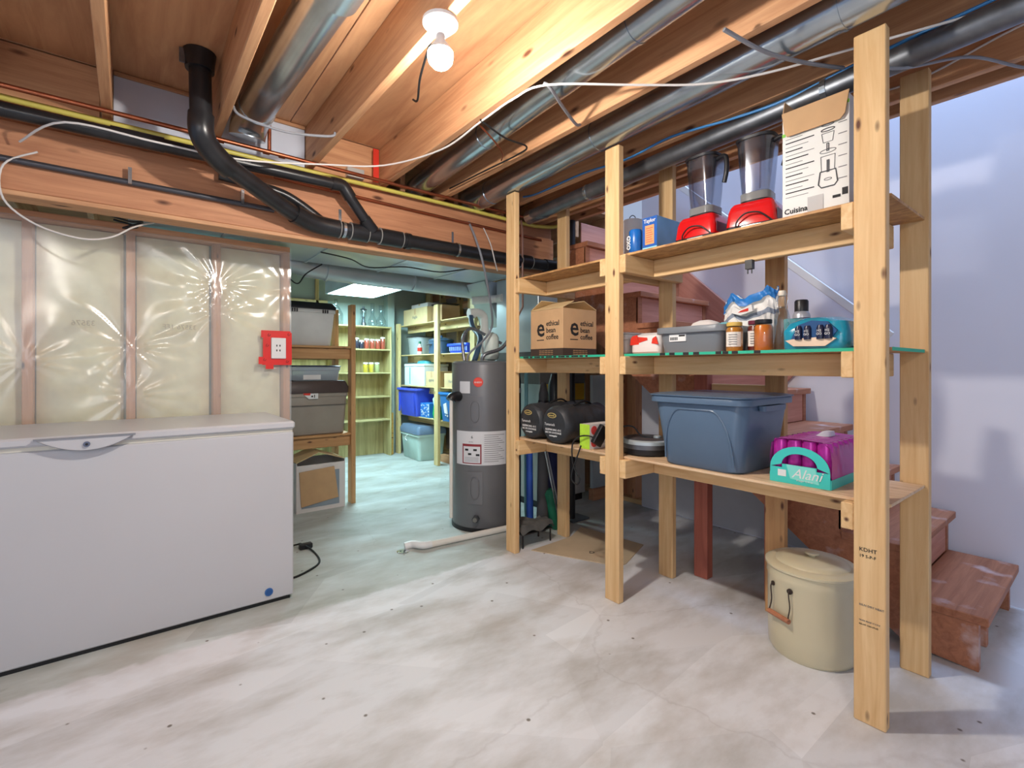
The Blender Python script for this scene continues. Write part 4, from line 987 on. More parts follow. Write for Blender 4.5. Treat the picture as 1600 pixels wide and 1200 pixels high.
# ---- middle deck
DM = 1.2365
t = thing('coffee_carton', 'brown cardboard coffee carton with open top flaps', 'carton', (2.15, 2.2, DM))
X_, Y_, Wc = 2.0, 2.052, 0.29
bm = nb(); box(bm, X_, X_ + Wc, Y_, Y_ + Wc, DM, DM + 0.285, 0.002); mk('carton', bm, CARD, t)
bm = nb()
box(bm, X_ - 0.0006, X_, Y_, Y_ + Wc, DM + 0.0, DM + 0.048); box(bm, X_, X_ + Wc, Y_ - 0.0006, Y_, DM, DM + 0.048)
mk('dark_band', bm, mat('dark brown print', (62, 50, 44), 0.6), t)
for rot, off in ((F_X, lambda u, z: (X_ - 0.0008, Y_ + Wc - u, z)), (F_Y, lambda u, z: (X_ + u, Y_ - 0.0008, z))):
    W0 = wloc(t)
    text('e', 0.16, INK, t, Vector(off(0.095, DM + 0.125)) - W0, rot, bold=0.002)
    bm = nb(); a = off(0.06, DM + 0.098); b = off(0.125, DM + 0.103)
    box(bm, min(a[0], b[0]) - 0.0002, max(a[0], b[0]) + 0.0002, min(a[1], b[1]) - 0.0002, max(a[1], b[1]) + 0.0002, a[2], b[2]); mk('underline', bm, INK, t)
    for k, s in enumerate(('ethical', 'bean', 'coffee')):
        text(s, 0.044, INK, t, Vector(off(0.145, DM + 0.185 - 0.041 * k)) - W0, rot, align='LEFT', bold=0.0006)
    for k in range(3):
        text('fairly traded certified organic coffee', 0.0085, CARD, t, Vector(off(0.145, DM + 0.032 - 0.011 * k)) + (Vector((-0.0006, 0, 0)) if rot is F_X else Vector((0, -0.0006, 0))) - W0, rot)
zt = DM + 0.286
for nm, q in (('flap', [(X_, Y_, zt), (X_, Y_ + Wc, zt), (X_ + 0.10, Y_ + Wc - 0.01, zt + 0.045), (X_ + 0.10, Y_ + 0.01, zt + 0.045)]),
              ('flap', [(X_ + Wc, Y_, zt), (X_ + Wc, Y_ + Wc, zt), (X_ + Wc - 0.10, Y_ + Wc - 0.01, zt + 0.05), (X_ + Wc - 0.10, Y_ + 0.01, zt + 0.05)]),
              ('flap', [(X_, Y_ + Wc, zt), (X_ + Wc, Y_ + Wc, zt), (X_ + Wc, Y_ + Wc - 0.10, zt + 0.055), (X_, Y_ + Wc - 0.10, zt + 0.055)])):
    bm = nb(); A = ring(bm, q); B_ = ring(bm, [(x, y, z + 0.004) for x, y, z in q]); bridge(bm, A, B_); bm.faces.new(A[::-1]); bm.faces.new(B_); mk(nm, bm, CARDL, t)

t = tote('plastic_tub', 'small cloudy plastic tub behind the middle post', 'tub', 0.13, 0.2, 0.105, mat('cloudy plastic', (196, 192, 186), 0.3), mat('cloudy lid', (206, 206, 208), 0.3), taper=0.95, r=0.02, lid_h=0.01, rim=0.01)
place(t, (2.10, 1.655, DM), -PI / 2)
t = thing('paper_bag', 'white and red printed paper bag lying beside the grey bin', 'bag')
bm = nb(); loft(bm, [(0, 0.16, 0.15, 0.02), (0.01, 0.175, 0.17, 0.03), (0.06, 0.175, 0.17, 0.03), (0.09, 0.165, 0.15, 0.03, 0.004, 0), (0.105, 0.12, 0.10, 0.03, 0.01, 0.0)]); mk('bag', bm, PKW, t, smooth=True)
for q in ([(-0.085, 0.045), (-0.03, 0.048), (-0.04, 0.095), (-0.07, 0.09), (-0.08, 0.075)], [(-0.03, 0.055), (0.02, 0.068), (0.018, 0.08), (-0.035, 0.085)], [(0.045, 0.05), (0.083, 0.045), (0.07, 0.085), (0.05, 0.075)]):
    bm = nb(); prism(bm, q, 'y', -0.0868, -0.0838); mk('red_print', bm, RED, t)
place(t, (2.09, 1.485, DM), -PI / 2)

t = tote('dish_bin', 'shallow grey plastic bin with a barcode sticker on the middle deck', 'bin', 0.325, 0.27, 0.118, mat('grey bin plastic', (112, 118, 124), 0.4, vary=0.03), None, taper=0.9, r=0.04, rim=0.02, open_top=True)
bm = nb(); box(bm, -0.095, -0.01, -0.1325, -0.1285, 0.052, 0.085); st_ = mk('sticker', bm, WHITE, t)
bm = nb()
for k in range(9): box(bm, -0.09 + 0.0045 * k, -0.0875 + 0.0045 * k, -0.1335, -0.1324, 0.058, 0.072)
box(bm, -0.045, -0.015, -0.1335, -0.1324, 0.074, 0.081)
mk('barcode', bm, INK, st_)
place(t, (2.105, 1.225, DM), -PI / 2)
t = thing('snack_bag', 'crumpled white and teal film bags heaped inside the grey bin', 'bag')
for i, (cx, cy, w, d, h, m) in enumerate(((0.0, 0, 0.16, 0.13, 0.14, PKW), (0.085, 0.02, 0.10, 0.14, 0.125, mat('teal film', (120, 196, 204), 0.3)), (-0.07, 0.02, 0.11, 0.13, 0.12, mat('off white film', (224, 222, 220), 0.3, bump=0.6, scale=18)))):
    bm = nb(); loft(bm, [(0.012, w, d, 0.03, cx, cy), (h * 0.7, w, d, 0.04, cx, cy), (h, w * 0.75, d * 0.6, 0.04, cx, cy), (h + 0.012, w * 0.3, d * 0.25, 0.01, cx, cy)]); mk('film_bag', bm, m, t, smooth=True)
place(t, (2.105, 1.215, DM), -PI / 2)

t = thing('flour_bag', 'tall crumpled white and blue paper bag behind the jars', 'bag')
BAGW = mat('white paper bag', (232, 230, 226), 0.5, vary=0.03, scale=10, bump=0.5)
BAGB = mat('blue paper print', (40, 124, 200), 0.4, vary=0.25, scale=20, bump=0.5)
def bag_top(x):
    P = [(-0.14, 0.21), (-0.115, 0.222), (-0.06, 0.285), (-0.012, 0.238), (0.03, 0.262), (0.075, 0.272), (0.10, 0.298), (0.14, 0.26)]
    for (xa, za), (xb, zb) in zip(P, P[1:]):
        if x <= xb: return za + (zb - za) * max(0, (x - xa)) / (xb - xa)
    return P[-1][1]
def bag_band(t0, t1, nt, out):
    bm = nb(); NA = 64; prev = None
    for k in range(nt + 1):
        t_ = t0 + (t1 - t0) * k / nt; cur = []
        for q in range(NA):
            a = 2 * PI * q / NA
            wx = 0.088 + 0.036 * min(1, t_ * 1.6); wy = 0.05 - 0.018 * t_ + (0.012 if t_ > 0.85 else 0)
            cx, cy = math.cos(a), math.sin(a)
            x = wx * math.copysign(abs(cx) ** 0.7, cx) + out * cx; y = wy * math.copysign(abs(cy) ** 0.7, cy) + out * cy
            cr = 0.005 * math.sin(7 * a + 9 * t_) * math.sin(14 * t_ + 3 * a) + 0.003 * math.sin(17 * a + 21 * t_)
            x += cr * cx; y += (cr - 0.006 * math.exp(-((t_ - 0.8) / 0.05) ** 2)) * cy * 1.6
            z = bag_top(x if cy < 0 else x * 0.8 + 0.01) * t_
            cur.append(bm.verts.new((x, y, z)))
        if prev: bridge(bm, prev, cur)
        prev = cur
    bmesh.ops.recalc_face_normals(bm, faces=bm.faces)
    bmesh.ops.solidify(bm, geom=bm.faces[:], thickness=0.0015)
    return bm
mk('bag', bag_band(0.0, 0.99, 30, 0.0), BAGW, t, smooth=True)
mk('blue_print', bag_band(0.86, 1.0, 7, 0.002), BAGB, t, smooth=True)
mk('grey_fold', bag_band(0.60, 0.68, 4, 0.0022), mat('grey fold', (132, 142, 158), 0.5), t, smooth=True)
bm = nb(); prism(bm, [(-0.055, 0.185), (-0.01, 0.17), (0.05, 0.185), (0.045, 0.215), (-0.01, 0.195), (-0.045, 0.215)], 'y', -0.066, -0.05); mk('torn_flap', bm, BAGW, t)
bm = nb(); prism(bm, [(-0.02, 0.183), (0.03, 0.186), (0.03, 0.20), (-0.005, 0.192)], 'y', -0.0675, -0.0655); mk('red_print', bm, RED, t)
place(t, (2.255, 1.08, DM), -PI / 2 - 0.1)

def jar(label, loc, r, h, fill, lidm, lab=None, group='jars in a row on the middle deck', lidtall=0.016, rz=0):
    t = thing('jar', label, 'jar', group=group)
    bm = nb(); lathe(bm, [(r * 0.9, 0.002), (r * 0.97, 0.008), (r * 0.97, h * 0.74), (r * 0.8, h * 0.83)], 24); mk('contents', bm, fill, t, smooth=True)
    bm = nb(); lathe(bm, [(r * 0.92, 0), (r, 0.006), (r, h * 0.76), (r * 0.82, h * 0.86), (r * 0.80, h - lidtall)], 24); mk('glass', bm, GLASS, t, smooth=True)
    bm = nb(); lathe(bm, [(r * 0.88, h - lidtall), (r * 0.9, h - lidtall + 0.003), (r * 0.9, h - 0.002), (r * 0.84, h)], 24); mk('lid', bm, lidm, t, smooth=True)
    if lab:
        bm = nb(); A = []
        for k in range(13):
            a = -PI / 2 - 0.95 + 1.9 * k / 12
            A.append([bm.verts.new(((r + 0.0008) * math.cos(a), (r + 0.0008) * math.sin(a), z)) for z in (h * 0.16, h * 0.66)])
        for k in range(12): bm.faces.new((A[k][0], A[k + 1][0], A[k + 1][1], A[k][1]))
        mk('paper_label', bm, lab, t, smooth=True)
        for k in range(5):
            bm = nb(); box(bm, -r * .5, r * .5, -r * 1.02 - .0012, -r * 1.0 - .0002, h * (0.24 + .08 * k), h * (0.25 + .08 * k) + .001); mk('label_line', bm, INKG, t)
    place(t, loc, rz)
    return t
LABW = mat('jar label paper', (226, 220, 210), 0.6)
jar('honey coloured jar with a yellow lid and white label beside the grey bin', (2.0, 1.025, DM), 0.034, 0.122, mat('honey', (206, 132, 40), 0.3), mat('yellow lid', (216, 180, 90), 0.35), LABW, rz=-PI / 2 + .3)
jar('dark red jar with a maroon lid and pale label', (2.055, 0.962, DM), 0.033, 0.128, mat('dark jam', (120, 40, 36), 0.3), mat('maroon lid', (112, 40, 60), 0.35), LABW, rz=-PI / 2 + .3)
jar('bright orange jar with a black lid', (2.005, 0.908, DM), 0.035, 0.125, mat('orange spread', (222, 120, 34), 0.3), BLK, None)

t = thing('swing_top_bottle', 'clear glass swing top bottle standing next to the orange jar', 'bottle')
bm = nb(); lathe(bm, [(0.024, 0), (0.028, 0.006), (0.028, 0.13), (0.022, 0.155), (0.013, 0.175), (0.013, 0.215)], 20); mk('glass', bm, GLASS, t, smooth=True)
bm = nb(); lathe(bm, [(0.013, 0.216), (0.015, 0.222), (0.013, 0.236)], 16); mk('stopper', bm, mat('cream stopper', (226, 214, 196), 0.4), t, smooth=True)
bm = nb(); tube(bm, [(-0.016, 0, 0.17), (-0.022, 0, 0.2), (-0.017, 0, 0.226), (0.017, 0, 0.226), (0.022, 0, 0.2), (0.016, 0, 0.17), (-0.016, 0.0, 0.17)], 0.0012, 6); mk('wire_bail', bm, CHROME, t)
place(t, (2.03, 0.848, DM), -PI / 2)
t = thing('spray_can', 'tall aerosol can with a black cap at the back of the middle deck', 'spray can')
bm = nb(); lathe(bm, [(0.031, 0), (0.033, 0.004), (0.033, 0.15), (0.030, 0.16), (0.024, 0.168)], 24); mk('can', bm, mat('silver can', (190, 194, 204), 0.3, 0.5), t, smooth=True)
bm = nb(); lathe(bm, [(0.0335, 0.06), (0.0335, 0.14)], 24, caps=False); mk('printed_band', bm, mat('navy print', (40, 38, 66), 0.4), t, smooth=True)
bm = nb(); lathe(bm, [(0.026, 0.168), (0.026, 0.21), (0.022, 0.216)], 24); mk('cap', bm, BLK, t, smooth=True)
place(t, (2.22, 0.850, DM))
t = thing('drinking_glass', 'pale teal tumbler behind the bottled water pack', 'glass')
bm = nb(); lathe(bm, [(0.03, 0), (0.032, 0.004), (0.036, 0.13), (0.034, 0.13), (0.030, 0.006)], 24); mk('glass', bm, glassy('teal glass', (150, 214, 214), 0.05, 0.4), t, smooth=True)
place(t, (2.13, 0.845, DM))

t = thing('water_pack', 'torn teal shrink wrapped pack of bottles on the middle deck by the near post', 'drinks')
TF = mat('teal shrink film', (18, 140, 170), 0.18, vary=0.2, scale=12, bump=0.7, coat=0.5)
bm = nb(); loft(bm, [(0.0, 0.21, 0.25, 0.03), (0.01, 0.225, 0.26, 0.04), (0.07, 0.222, 0.26, 0.04), (0.10, 0.20, 0.24, 0.05), (0.118, 0.14, 0.18, 0.05), (0.122, 0.05, 0.08, 0.02)], n=8)
for v in bm.verts: v.co += Vector((0.003 * math.sin(v.co.z * 90), 0.005 * math.sin(v.co.x * 60 + v.co.z * 50), 0))
mk('film', bm, TF, t, smooth=True)
bm = nb(); prism(bm, [(-0.088, 0.034), (-0.06, 0.012), (0.045, 0.010), (0.08, 0.036), (0.06, 0.044), (-0.05, 0.040)], 'y', -0.140, -0.125); mk('torn_card', bm, mat('pale card', (222, 196, 170), 0.6), t)
bm = nb(); prism(bm, [(-0.07, 0.036), (0.065, 0.038), (0.082, 0.066), (0.05, 0.098), (0.0, 0.104), (-0.045, 0.09)], 'y', -0.138, -0.12); mk('opening', bm, mat('deep blue', (20, 70, 120), 0.4), t)
for x in (-0.042, -0.012, 0.030, 0.056):
    bm = nb(); lathe(bm, [(0.013, 0.036), (0.013, 0.076), (0.009, 0.086)], 14, (x, -0.137, 0)); mk('bottle', bm, mat('navy bottle', (24, 30, 60), 0.3), t, smooth=True)
    text('H2', 0.012, WHITE, t, (x, -0.152, 0.062), F_Y); text('GO', 0.012, WHITE, t, (x, -0.152, 0.05), F_Y)
place(t, (2.09, 0.715, DM), -PI / 2)

# ---- top deck
DT = 1.7365
t = thing('storage_canister', 'white cylinder with a wire loop on the top deck behind the middle post', 'canister')
bm = nb(); lathe(bm, [(0.054, 0), (0.057, 0.006), (0.057, 0.222), (0.052, 0.232), (0.03, 0.235)], 32); mk('body', bm, mat('grey white plastic', (222, 222, 228), 0.45, vary=0.03), t, smooth=True)
bm = nb(); tube(bm, [(-0.014, 0, 0.234), (-0.014, 0, 0.252), (0.0, 0, 0.262), (0.014, 0, 0.252), (0.014, 0, 0.234)], 0.0025, 8, smooth_n=4); mk('wire_loop', bm, GALVD, t, smooth=True)
place(t, (2.16, 1.675, DT), -0.9)
t = thing('drink_can', 'small blue can in front of the white cylinder on the top deck', 'can')
CB = mat('bright blue print', (22, 98, 176), 0.3, vary=0.15, scale=20)
bm = nb(); lathe(bm, [(0.030, 0), (0.033, 0.005), (0.033, 0.112), (0.029, 0.12)], 24); mk('can', bm, CB, t, smooth=True)
text('OXO', 0.03, WHITE, t, (-0.0325, 0.008, 0.055), (PI / 2, -PI / 2, -PI / 2), bold=0.001)
place(t, (1.998, 1.53, DT))
t = thing('product_box', 'blue box with an orange panel standing beside the small blue can', 'carton')
bm = nb(); box(bm, -0.042, 0.042, 0, 0.20, 0, 0.168, 0.001); mk('carton', bm, mat('blue box print', (112, 170, 220), 0.4, vary=0.15, scale=8), t)
bm = nb(); box(bm, -0.042, 0.042, -0.0008, -0.0001, 0.0, 0.168); mk('front_print', bm, mat('deep blue print', (28, 92, 176), 0.4), t)
bm = nb(); box(bm, -0.026, 0.026, -0.0016, -0.0009, 0.035, 0.128); mk('orange_panel', bm, mat('orange print', (236, 160, 104), 0.5), t)
bm = nb(); box(bm, -0.042, 0.042, -0.0014, -0.0009, 0.0, 0.022); mk('teal_strip', bm, mat('pale teal print', (150, 214, 224), 0.5), t)
text('Taylor', 0.026, WHITE, t, (0, -0.0018, 0.142), F_Y, bold=0.0005)
for k in range(7):
    bm = nb(); box(bm, -0.02, 0.02 - 0.004 * (k % 3), -0.0021, -0.0017, 0.046 + 0.011 * k, 0.049 + 0.011 * k); mk('print_line', bm, mat('print red', (214, 70, 66), 0.5), t)
place(t, (2.0, 1.448, DT), -PI / 2)

def blender(label, loc, rz):
    t = thing('blender', label, 'blender', group='red blenders')
    RB = mat('glossy red housing', (208, 22, 26), 0.2, vary=0.04, coat=0.5)
    bm = nb(); loft(bm, [(0.022, 0.196, 0.205, 0.02, 0, 0.1), (0.03, 0.196, 0.205, 0.02, 0, 0.1), (0.085, 0.184, 0.193, 0.02, 0, 0.1), (0.106, 0.172, 0.18, 0.02, 0, 0.1), (0.118, 0.155, 0.165, 0.02, 0, 0.1), (0.12, 0.13, 0.14, 0.03, 0, 0.1)]); mk('motor_base', bm, RB, t, smooth=True)
    bm = nb(); loft(bm, [(0.0, 0.19, 0.20, 0.015, 0, 0.1), (0.0215, 0.198, 0.207, 0.02, 0, 0.1)]); ft = mk('foot', bm, BLK, t, smooth=True)
    bm = nb(); box(bm, -0.03, 0.045, -0.0055, -0.0035, 0.005, 0.017); mk('rating_plate', bm, GALVL, t)
    bm = nb(); box(bm, 0.0975, 0.0985, 0.02, 0.18, 0.03, 0.075); mk('control_side', bm, mat('dark plum panel', (70, 30, 50), 0.3), t)
    bm = nb(); loft(bm, [(0.12, 0.105, 0.105, 0.03, 0, 0.1), (0.132, 0.11, 0.11, 0.03, 0, 0.1)]); mk('drive_pad', bm, BLK, t, smooth=True)
    bm = nb(); loft(bm, [(0.133, 0.118, 0.118, 0.03, 0, 0.1), (0.165, 0.118, 0.118, 0.03, 0, 0.1)]); mk('jar_collar', bm, glassy('smoky collar', (150, 152, 150), 0.1, 0.6), t, smooth=True)
    bm = nb(); loft(bm, [(0.135, 0.06, 0.06, 0.025, 0, 0.1), (0.15, 0.075, 0.075, 0.03, 0, 0.1), (0.158, 0.03, 0.03, 0.012, 0, 0.1)]); mk('blade_hub', bm, CHROME, t, smooth=True)
    bm = nb(); loft(bm, [(0.166, 0.108, 0.108, 0.025, 0, 0.1), (0.385, 0.148, 0.148, 0.05, 0, 0.1), (0.385, 0.142, 0.142, 0.048, 0, 0.1), (0.17, 0.102, 0.102, 0.023, 0, 0.1)], n=6, caps=(True, True)); j = mk('jar', bm, JARG, t, smooth=True)
    for s in (-1, 1):
        bm = nb(); tube(bm, [(s * 0.025, 0.048, 0.175), (s * 0.032, 0.034, 0.35)], 0.0035, 6); mk('jar_flute', bm, JARG, t, smooth=True)
    bm = nb(); loft(bm, [(0.386, 0.152, 0.152, 0.052, 0, 0.1), (0.396, 0.158, 0.158, 0.052, 0, 0.1), (0.402, 0.11, 0.11, 0.04, 0, 0.1)], n=6); mk('lid', bm, BLK, t, smooth=True)
    bm = nb(); loft(bm, [(0.335, 0.136, 0.136, 0.045, 0, 0.1), (0.384, 0.141, 0.141, 0.048, 0, 0.1)], n=6); mk('lid_plug', bm, glassy('smoky lid plug', (90, 90, 96), 0.2, 0.55), t, smooth=True)
    bm = nb(); lathe(bm, [(0.03, 0.402), (0.032, 0.412), (0.026, 0.418)], 20, (0, 0.1, 0)); mk('lid_cap', bm, JARG, t, smooth=True)
    bm = nb(); tube(bm, [(0.068, 0.08, 0.368), (0.098, 0.07, 0.372), (0.118, 0.065, 0.355), (0.120, 0.064, 0.30), (0.108, 0.066, 0.25)], [0.010], 10, smooth_n=5); mk('handle', bm, BLK, t, smooth=True)
    bm = nb(); tube(bm, [(-0.05, -0.008, 0.004), (-0.045, -0.016, 0.035), (-0.01, -0.02, 0.062), (0.04, -0.018, 0.058), (0.075, -0.012, 0.03), (0.10, -0.008, 0.005)], 0.0033, 8, smooth_n=6); mk('cord', bm, BLKM, t, smooth=True)
    place(t, loc, rz)
    return t
b1 = blender('red blender with clear jar and side handle nearer the blue box', (2.0, 1.213, DT), -PI / 2)
b2 = dup(b1, (2.0, 0.962, DT), -PI / 2 + 0.12, 'red blender with clear jar pushed against the white appliance carton')

t = thing('appliance_carton', 'tall white printed appliance carton with a brown flap on the top deck', 'carton')
GW = mat('light grey printed card', (222, 222, 218), 0.55, vary=0.02)
bm = nb(); box(bm, -0.112, 0.112, 0, 0.30, 0, 0.405, 0.001); mk('carton', bm, GW, t)
bm = nb(); prism(bm, [(-0.114, 0.418), (0.112, 0.418), (0.102, 0.335), (0.088, 0.318), (-0.09, 0.318), (-0.10, 0.335)], 'y', -0.016, -0.012)
for v in bm.verts: v.co.y += (0.418 - v.co.z) * -0.12 + 0.014
mk('front_flap', bm, CARD, t)
bm = nb(); prism(bm, [(0.0, 0.405), (0.30, 0.405), (0.28, 0.47), (0.02, 0.47)], 'x', -0.1135, -0.1105); mk('side_flap', bm, CARD, t)
text('Cuisinart', 0.028, INK, t, (-0.105, -0.001, 0.024), F_Y, align='LEFT', bold=0.0007)
bm = nb(); box(bm, -0.022, 0.030, -0.0026, -0.0016, 0.004, 0.07); mk('packing_tape', bm, glassy('tape', (220, 220, 220), 0.1, 0.6), t)
for k in range(15):
    z = 0.31 - 0.016 * k
    bm = nb(); box(bm, -0.10, -0.03 + 0.02 * ((k * 5) % 3) - 0.01, -0.0008, -0.0002, z, z + (0.004 if k % 2 else 0.002)); mk('print_line', bm, INK if k % 2 else INKG, t)
for k in range(6):
    z = 0.31 - 0.04 * k
    bm = nb(); box(bm, 0.078, 0.105, -0.0008, -0.0002, z, z + 0.003); mk('print_line', bm, INKG, t)
# exploded drawing of a food processor
bm = nb()
def loop(pts, r=0.0011): tube(bm, [(x, -0.0012, z) for x, z in pts] + [(pts[0][0], -0.0012, pts[0][1])], r, 5)
def el(cx, cz, a, b, n=18): return [(cx + a * math.cos(2 * PI * k / n), cz + b * math.sin(2 * PI * k / n)) for k in range(n)]
loop(el(0.045, 0.318, 0.02, 0.004)); loop(el(0.045, 0.30, 0.022, 0.005), 0.0018); loop([(0.025, 0.288), (0.065, 0.288), (0.06, 0.255), (0.03, 0.255)])
loop(el(0.045, 0.222, 0.026, 0.007)); loop([(0.042, 0.25), (0.048, 0.25), (0.048, 0.222), (0.042, 0.222)], 0.0016)
loop([(0.022, 0.205), (0.068, 0.205), (0.066, 0.15), (0.024, 0.15)]); box(bm, 0.041, 0.05, -0.002, -0.0005, 0.145, 0.19)
loop([(0.02, 0.15), (0.07, 0.15), (0.076, 0.105), (0.066, 0.092), (0.024, 0.092), (0.014, 0.105)], 0.0022); loop(el(0.045, 0.12, 0.012, 0.004))
mk('food_processor_drawing', bm, mat('drawing ink', (70, 72, 76), 0.6), t)
bm = nb(); box(bm, 0.06, 0.085, -0.0014, -0.0004, 0.045, 0.055); box(bm, 0.09, 0.108, -0.0014, -0.0004, 0.05, 0.075); mk('icon_block', bm, INK, t)
bm = nb(); box(bm, -0.1125, -0.10, -0.0012, -0.0002, 0.325, 0.337); box(bm, 0.10, 0.1122, -0.0012, -0.0002, 0.372, 0.384); mk('green_tab', bm, mat('print green', (120, 190, 60), 0.5), t)
place(t, (2.0, 0.722, DT), -PI / 2)

# black plug hanging from the top deck
bm = nb(); box(bm, 2.10, 2.125, 1.0, 1.03, 1.595, 1.634); box(bm, 2.108, 2.112, 1.003, 1.007, 1.575, 1.596); box(bm, 2.108, 2.112, 1.02, 1.024, 1.575, 1.596)
tag(mk('power_plug', bm, BLK), 'black power plug dangling below the top deck', 'plug')

# ================================================================== UNDER THE SHELVING
# enamel crock
ECX, ECY = 2.225, 0.812
EN = mat('cream enamel', (206, 196, 164), 0.28, vary=0.04, scale=3, coat=0.3)
t = thing('enamel_pot', 'large lidded cream enamel pot on the floor below the shelving', 'pot', (ECX, ECY, 0))
bm = nb(); lathe(bm, [(0.148, 0.0), (0.160, 0.02), (0.162, 0.09), (0.163, 0.30), (0.166, 0.312), (0.164, 0.32), (0.166, 0.345)], 56, (ECX, ECY, 0)); mk('body', bm, EN, t, smooth=True)
bm = nb(); lathe(bm, [(0.166, 0.345), (0.172, 0.349), (0.172, 0.357), (0.158, 0.366), (0.134, 0.367), (0.128, 0.374), (0.10, 0.382), (0.03, 0.388), (0.005, 0.388)], 56, (ECX, ECY, 0)); ld = mk('lid', bm, EN, t, smooth=True)
bm = nb(); lathe(bm, [(0.012, 0.387), (0.014, 0.395), (0.026, 0.398), (0.026, 0.404), (0.018, 0.407)], 20, (ECX, ECY, 0)); mk('knob', bm, EN, ld, smooth=True)
bm = nb()
IRON = mat('rusty iron', (70, 58, 52), 0.5, 0.5)
ha = math.atan2(-ECY, -ECX) - 0.72
def onpot(a, z, off): return Vector((ECX + (0.163 + off) * math.cos(a), ECY + (0.163 + off) * math.sin(a), z))
bm = nb(); tube(bm, [onpot(ha - 0.25, 0.285, 0.003), onpot(ha - 0.25, 0.27, 0.012), onpot(ha - 0.22, 0.22, 0.012), onpot(ha - 0.27, 0.18, 0.014), onpot(ha - 0.28, 0.168, 0.018)], 0.0025, 6, smooth_n=3)
tube(bm, [onpot(ha + 0.25, 0.285, 0.003), onpot(ha + 0.25, 0.27, 0.012), onpot(ha + 0.28, 0.22, 0.012), onpot(ha + 0.25, 0.18, 0.014), onpot(ha + 0.28, 0.168, 0.018)], 0.0025, 6, smooth_n=3)
mk('wire_handle', bm, IRON, t, smooth=True)
bm = nb(); cyl(bm, onpot(ha - 0.28, 0.166, 0.018), onpot(ha + 0.28, 0.166, 0.018), 0.010, seg=14); mk('wooden_grip', bm, STAIR, t, smooth=True)
bm = nb(); cyl(bm, onpot(ha - 0.25, 0.28, 0.0), onpot(ha - 0.25, 0.28, 0.006), 0.009, seg=12); cyl(bm, onpot(ha + 0.25, 0.28, 0.0), onpot(ha + 0.25, 0.28, 0.006), 0.011, seg=12); mk('handle_ear', bm, IRON, t)

# cardboard sheet
bm = nb(); prism(bm, [(2.02, 2.36), (2.26, 1.845), (2.33, 1.85), (2.66, 1.975), (2.60, 2.48), (2.40, 2.38), (2.25, 2.37)], 'z', 0.0005, 0.005)
t = thing('cardboard_sheet', 'flat tan sheet of card lying on the floor behind the middle post', 'cardboard', (2.3, 2.1, 0))
mk('sheet', bm, mat('tan card sheet', (196, 176, 146), 0.7), t)
o = text('D', 0.05, INK, t, Vector((2.28, 2.08, 0.0055)) - wloc(t), (0, 0, -0.8))

# leaning bundles between shelf end and furnace
def bundle(name, label, cat, base, top, r0, r1, m, extra=None, group=None):
    t = thing(name, label, cat, base, group)
    b = Vector(base); tp = Vector(top); mid = (b + tp) / 2
    bm = nb(); tube(bm, [b + Vector((0, 0, 0.004)), b + (tp - b) * 0.08, mid, b + (tp - b) * 0.92, tp], [r0 * 0.6, r0, (r0 + r1) / 2, r1, r1 * 0.5], 14)
    mk('cover', bm, m, t, smooth=True)
    if extra:
        bm = nb(); cyl(bm, b + (tp - b) * 0.85 , b + (tp - b) * 0.88, r1 * 1.12, seg=14); mk('tie_band', bm, extra, t, smooth=True)
    return t
NAVY = mat('navy cloth', (34, 40, 84), 0.7, vary=0.3, scale=10)
BLUN = mat('royal blue nylon', (50, 92, 190), 0.5, vary=0.2)
DGR = mat('dark grey cloth', (66, 66, 68), 0.7, vary=0.2)
GRN = mat('dark green cloth', (22, 104, 76), 0.6, vary=0.2)
bundle('tripod_bag', 'slim black folded tripod leaning beside the shelf end post', 'bag', (2.20, 2.72, 0), (2.22, 2.74, 1.16), 0.022, 0.02, BLK, GRYC)
bundle('folding_chair_bag', 'royal blue bag of a folded camp chair', 'bag', (2.29, 2.69, 0), (2.30, 2.71, 0.70), 0.026, 0.024, BLUN, WHITE)
bundle('folding_chair_bag', 'dark grey folded camp chair bag between the blue bags', 'bag', (2.33, 2.60, 0), (2.36, 2.62, 1.06), 0.042, 0.035, DGR, BLK)
bundle('folding_chair_bag', 'wide navy folded camp chair bag in the corner', 'bag', (2.47, 2.66, 0), (2.48, 2.68, 0.70), 0.06, 0.055, NAVY, BLUN)
bundle('umbrella', 'green tipped folded umbrella leaning among the chair bags', 'umbrella', (2.43, 2.565, 0), (2.36, 2.57, 0.30), 0.035, 0.045, GRN)
bm = nb(); tube(bm, [(2.43, 2.515, 0.0), (2.27, 2.545, 0.72)], 0.006, 8); tag(mk('tent_pole', bm, GALV, smooth=True), 'thin silver tent pole leaning in front of the chair bags', 'pole')
bm = nb(); tube(bm, [(2.46, 2.52, 0.0), (2.29, 2.55, 0.72)], 0.006, 8); tag(mk('tent_pole', bm, GRYC, smooth=True), 'thin grey tent pole leaning beside the silver pole', 'pole')
bm = nb(); tube(bm, [(2.53, 2.59, 0.0), (2.53, 2.61, 1.1)], 0.008, 8); tag(mk('tent_pole', bm, WHITE, smooth=True), 'upright white pole behind the end rear post', 'pole')
bundle('tent_pole', 'pale teal pole bag standing upright behind the sleeping bags', 'bag', (2.38, 2.84, 0), (2.38, 2.84, 1.2), 0.016, 0.014, mat('pale teal cloth', (130, 190, 196), 0.5))
bundle('rolled_mat', 'black rolled mat standing by the end of the shelving', 'mat', (2.56, 2.72, 0), (2.57, 2.73, 1.12), 0.05, 0.05, BLK)
t = thing('wire_stand', 'low black wire stand covered by a crumpled grey cloth', 'stand', (2.12, 2.47, 0))
bm = nb()
for a, b in (((2.0, 2.42), (2.01, 2.53)), ((2.24, 2.42), (2.23, 2.53))):
    for x, y in (a, b): tube(bm, [(x, y, 0.0), (x, y, 0.09)], 0.006, 8)
box(bm, 1.99, 2.25, 2.41, 2.54, 0.085, 0.092)
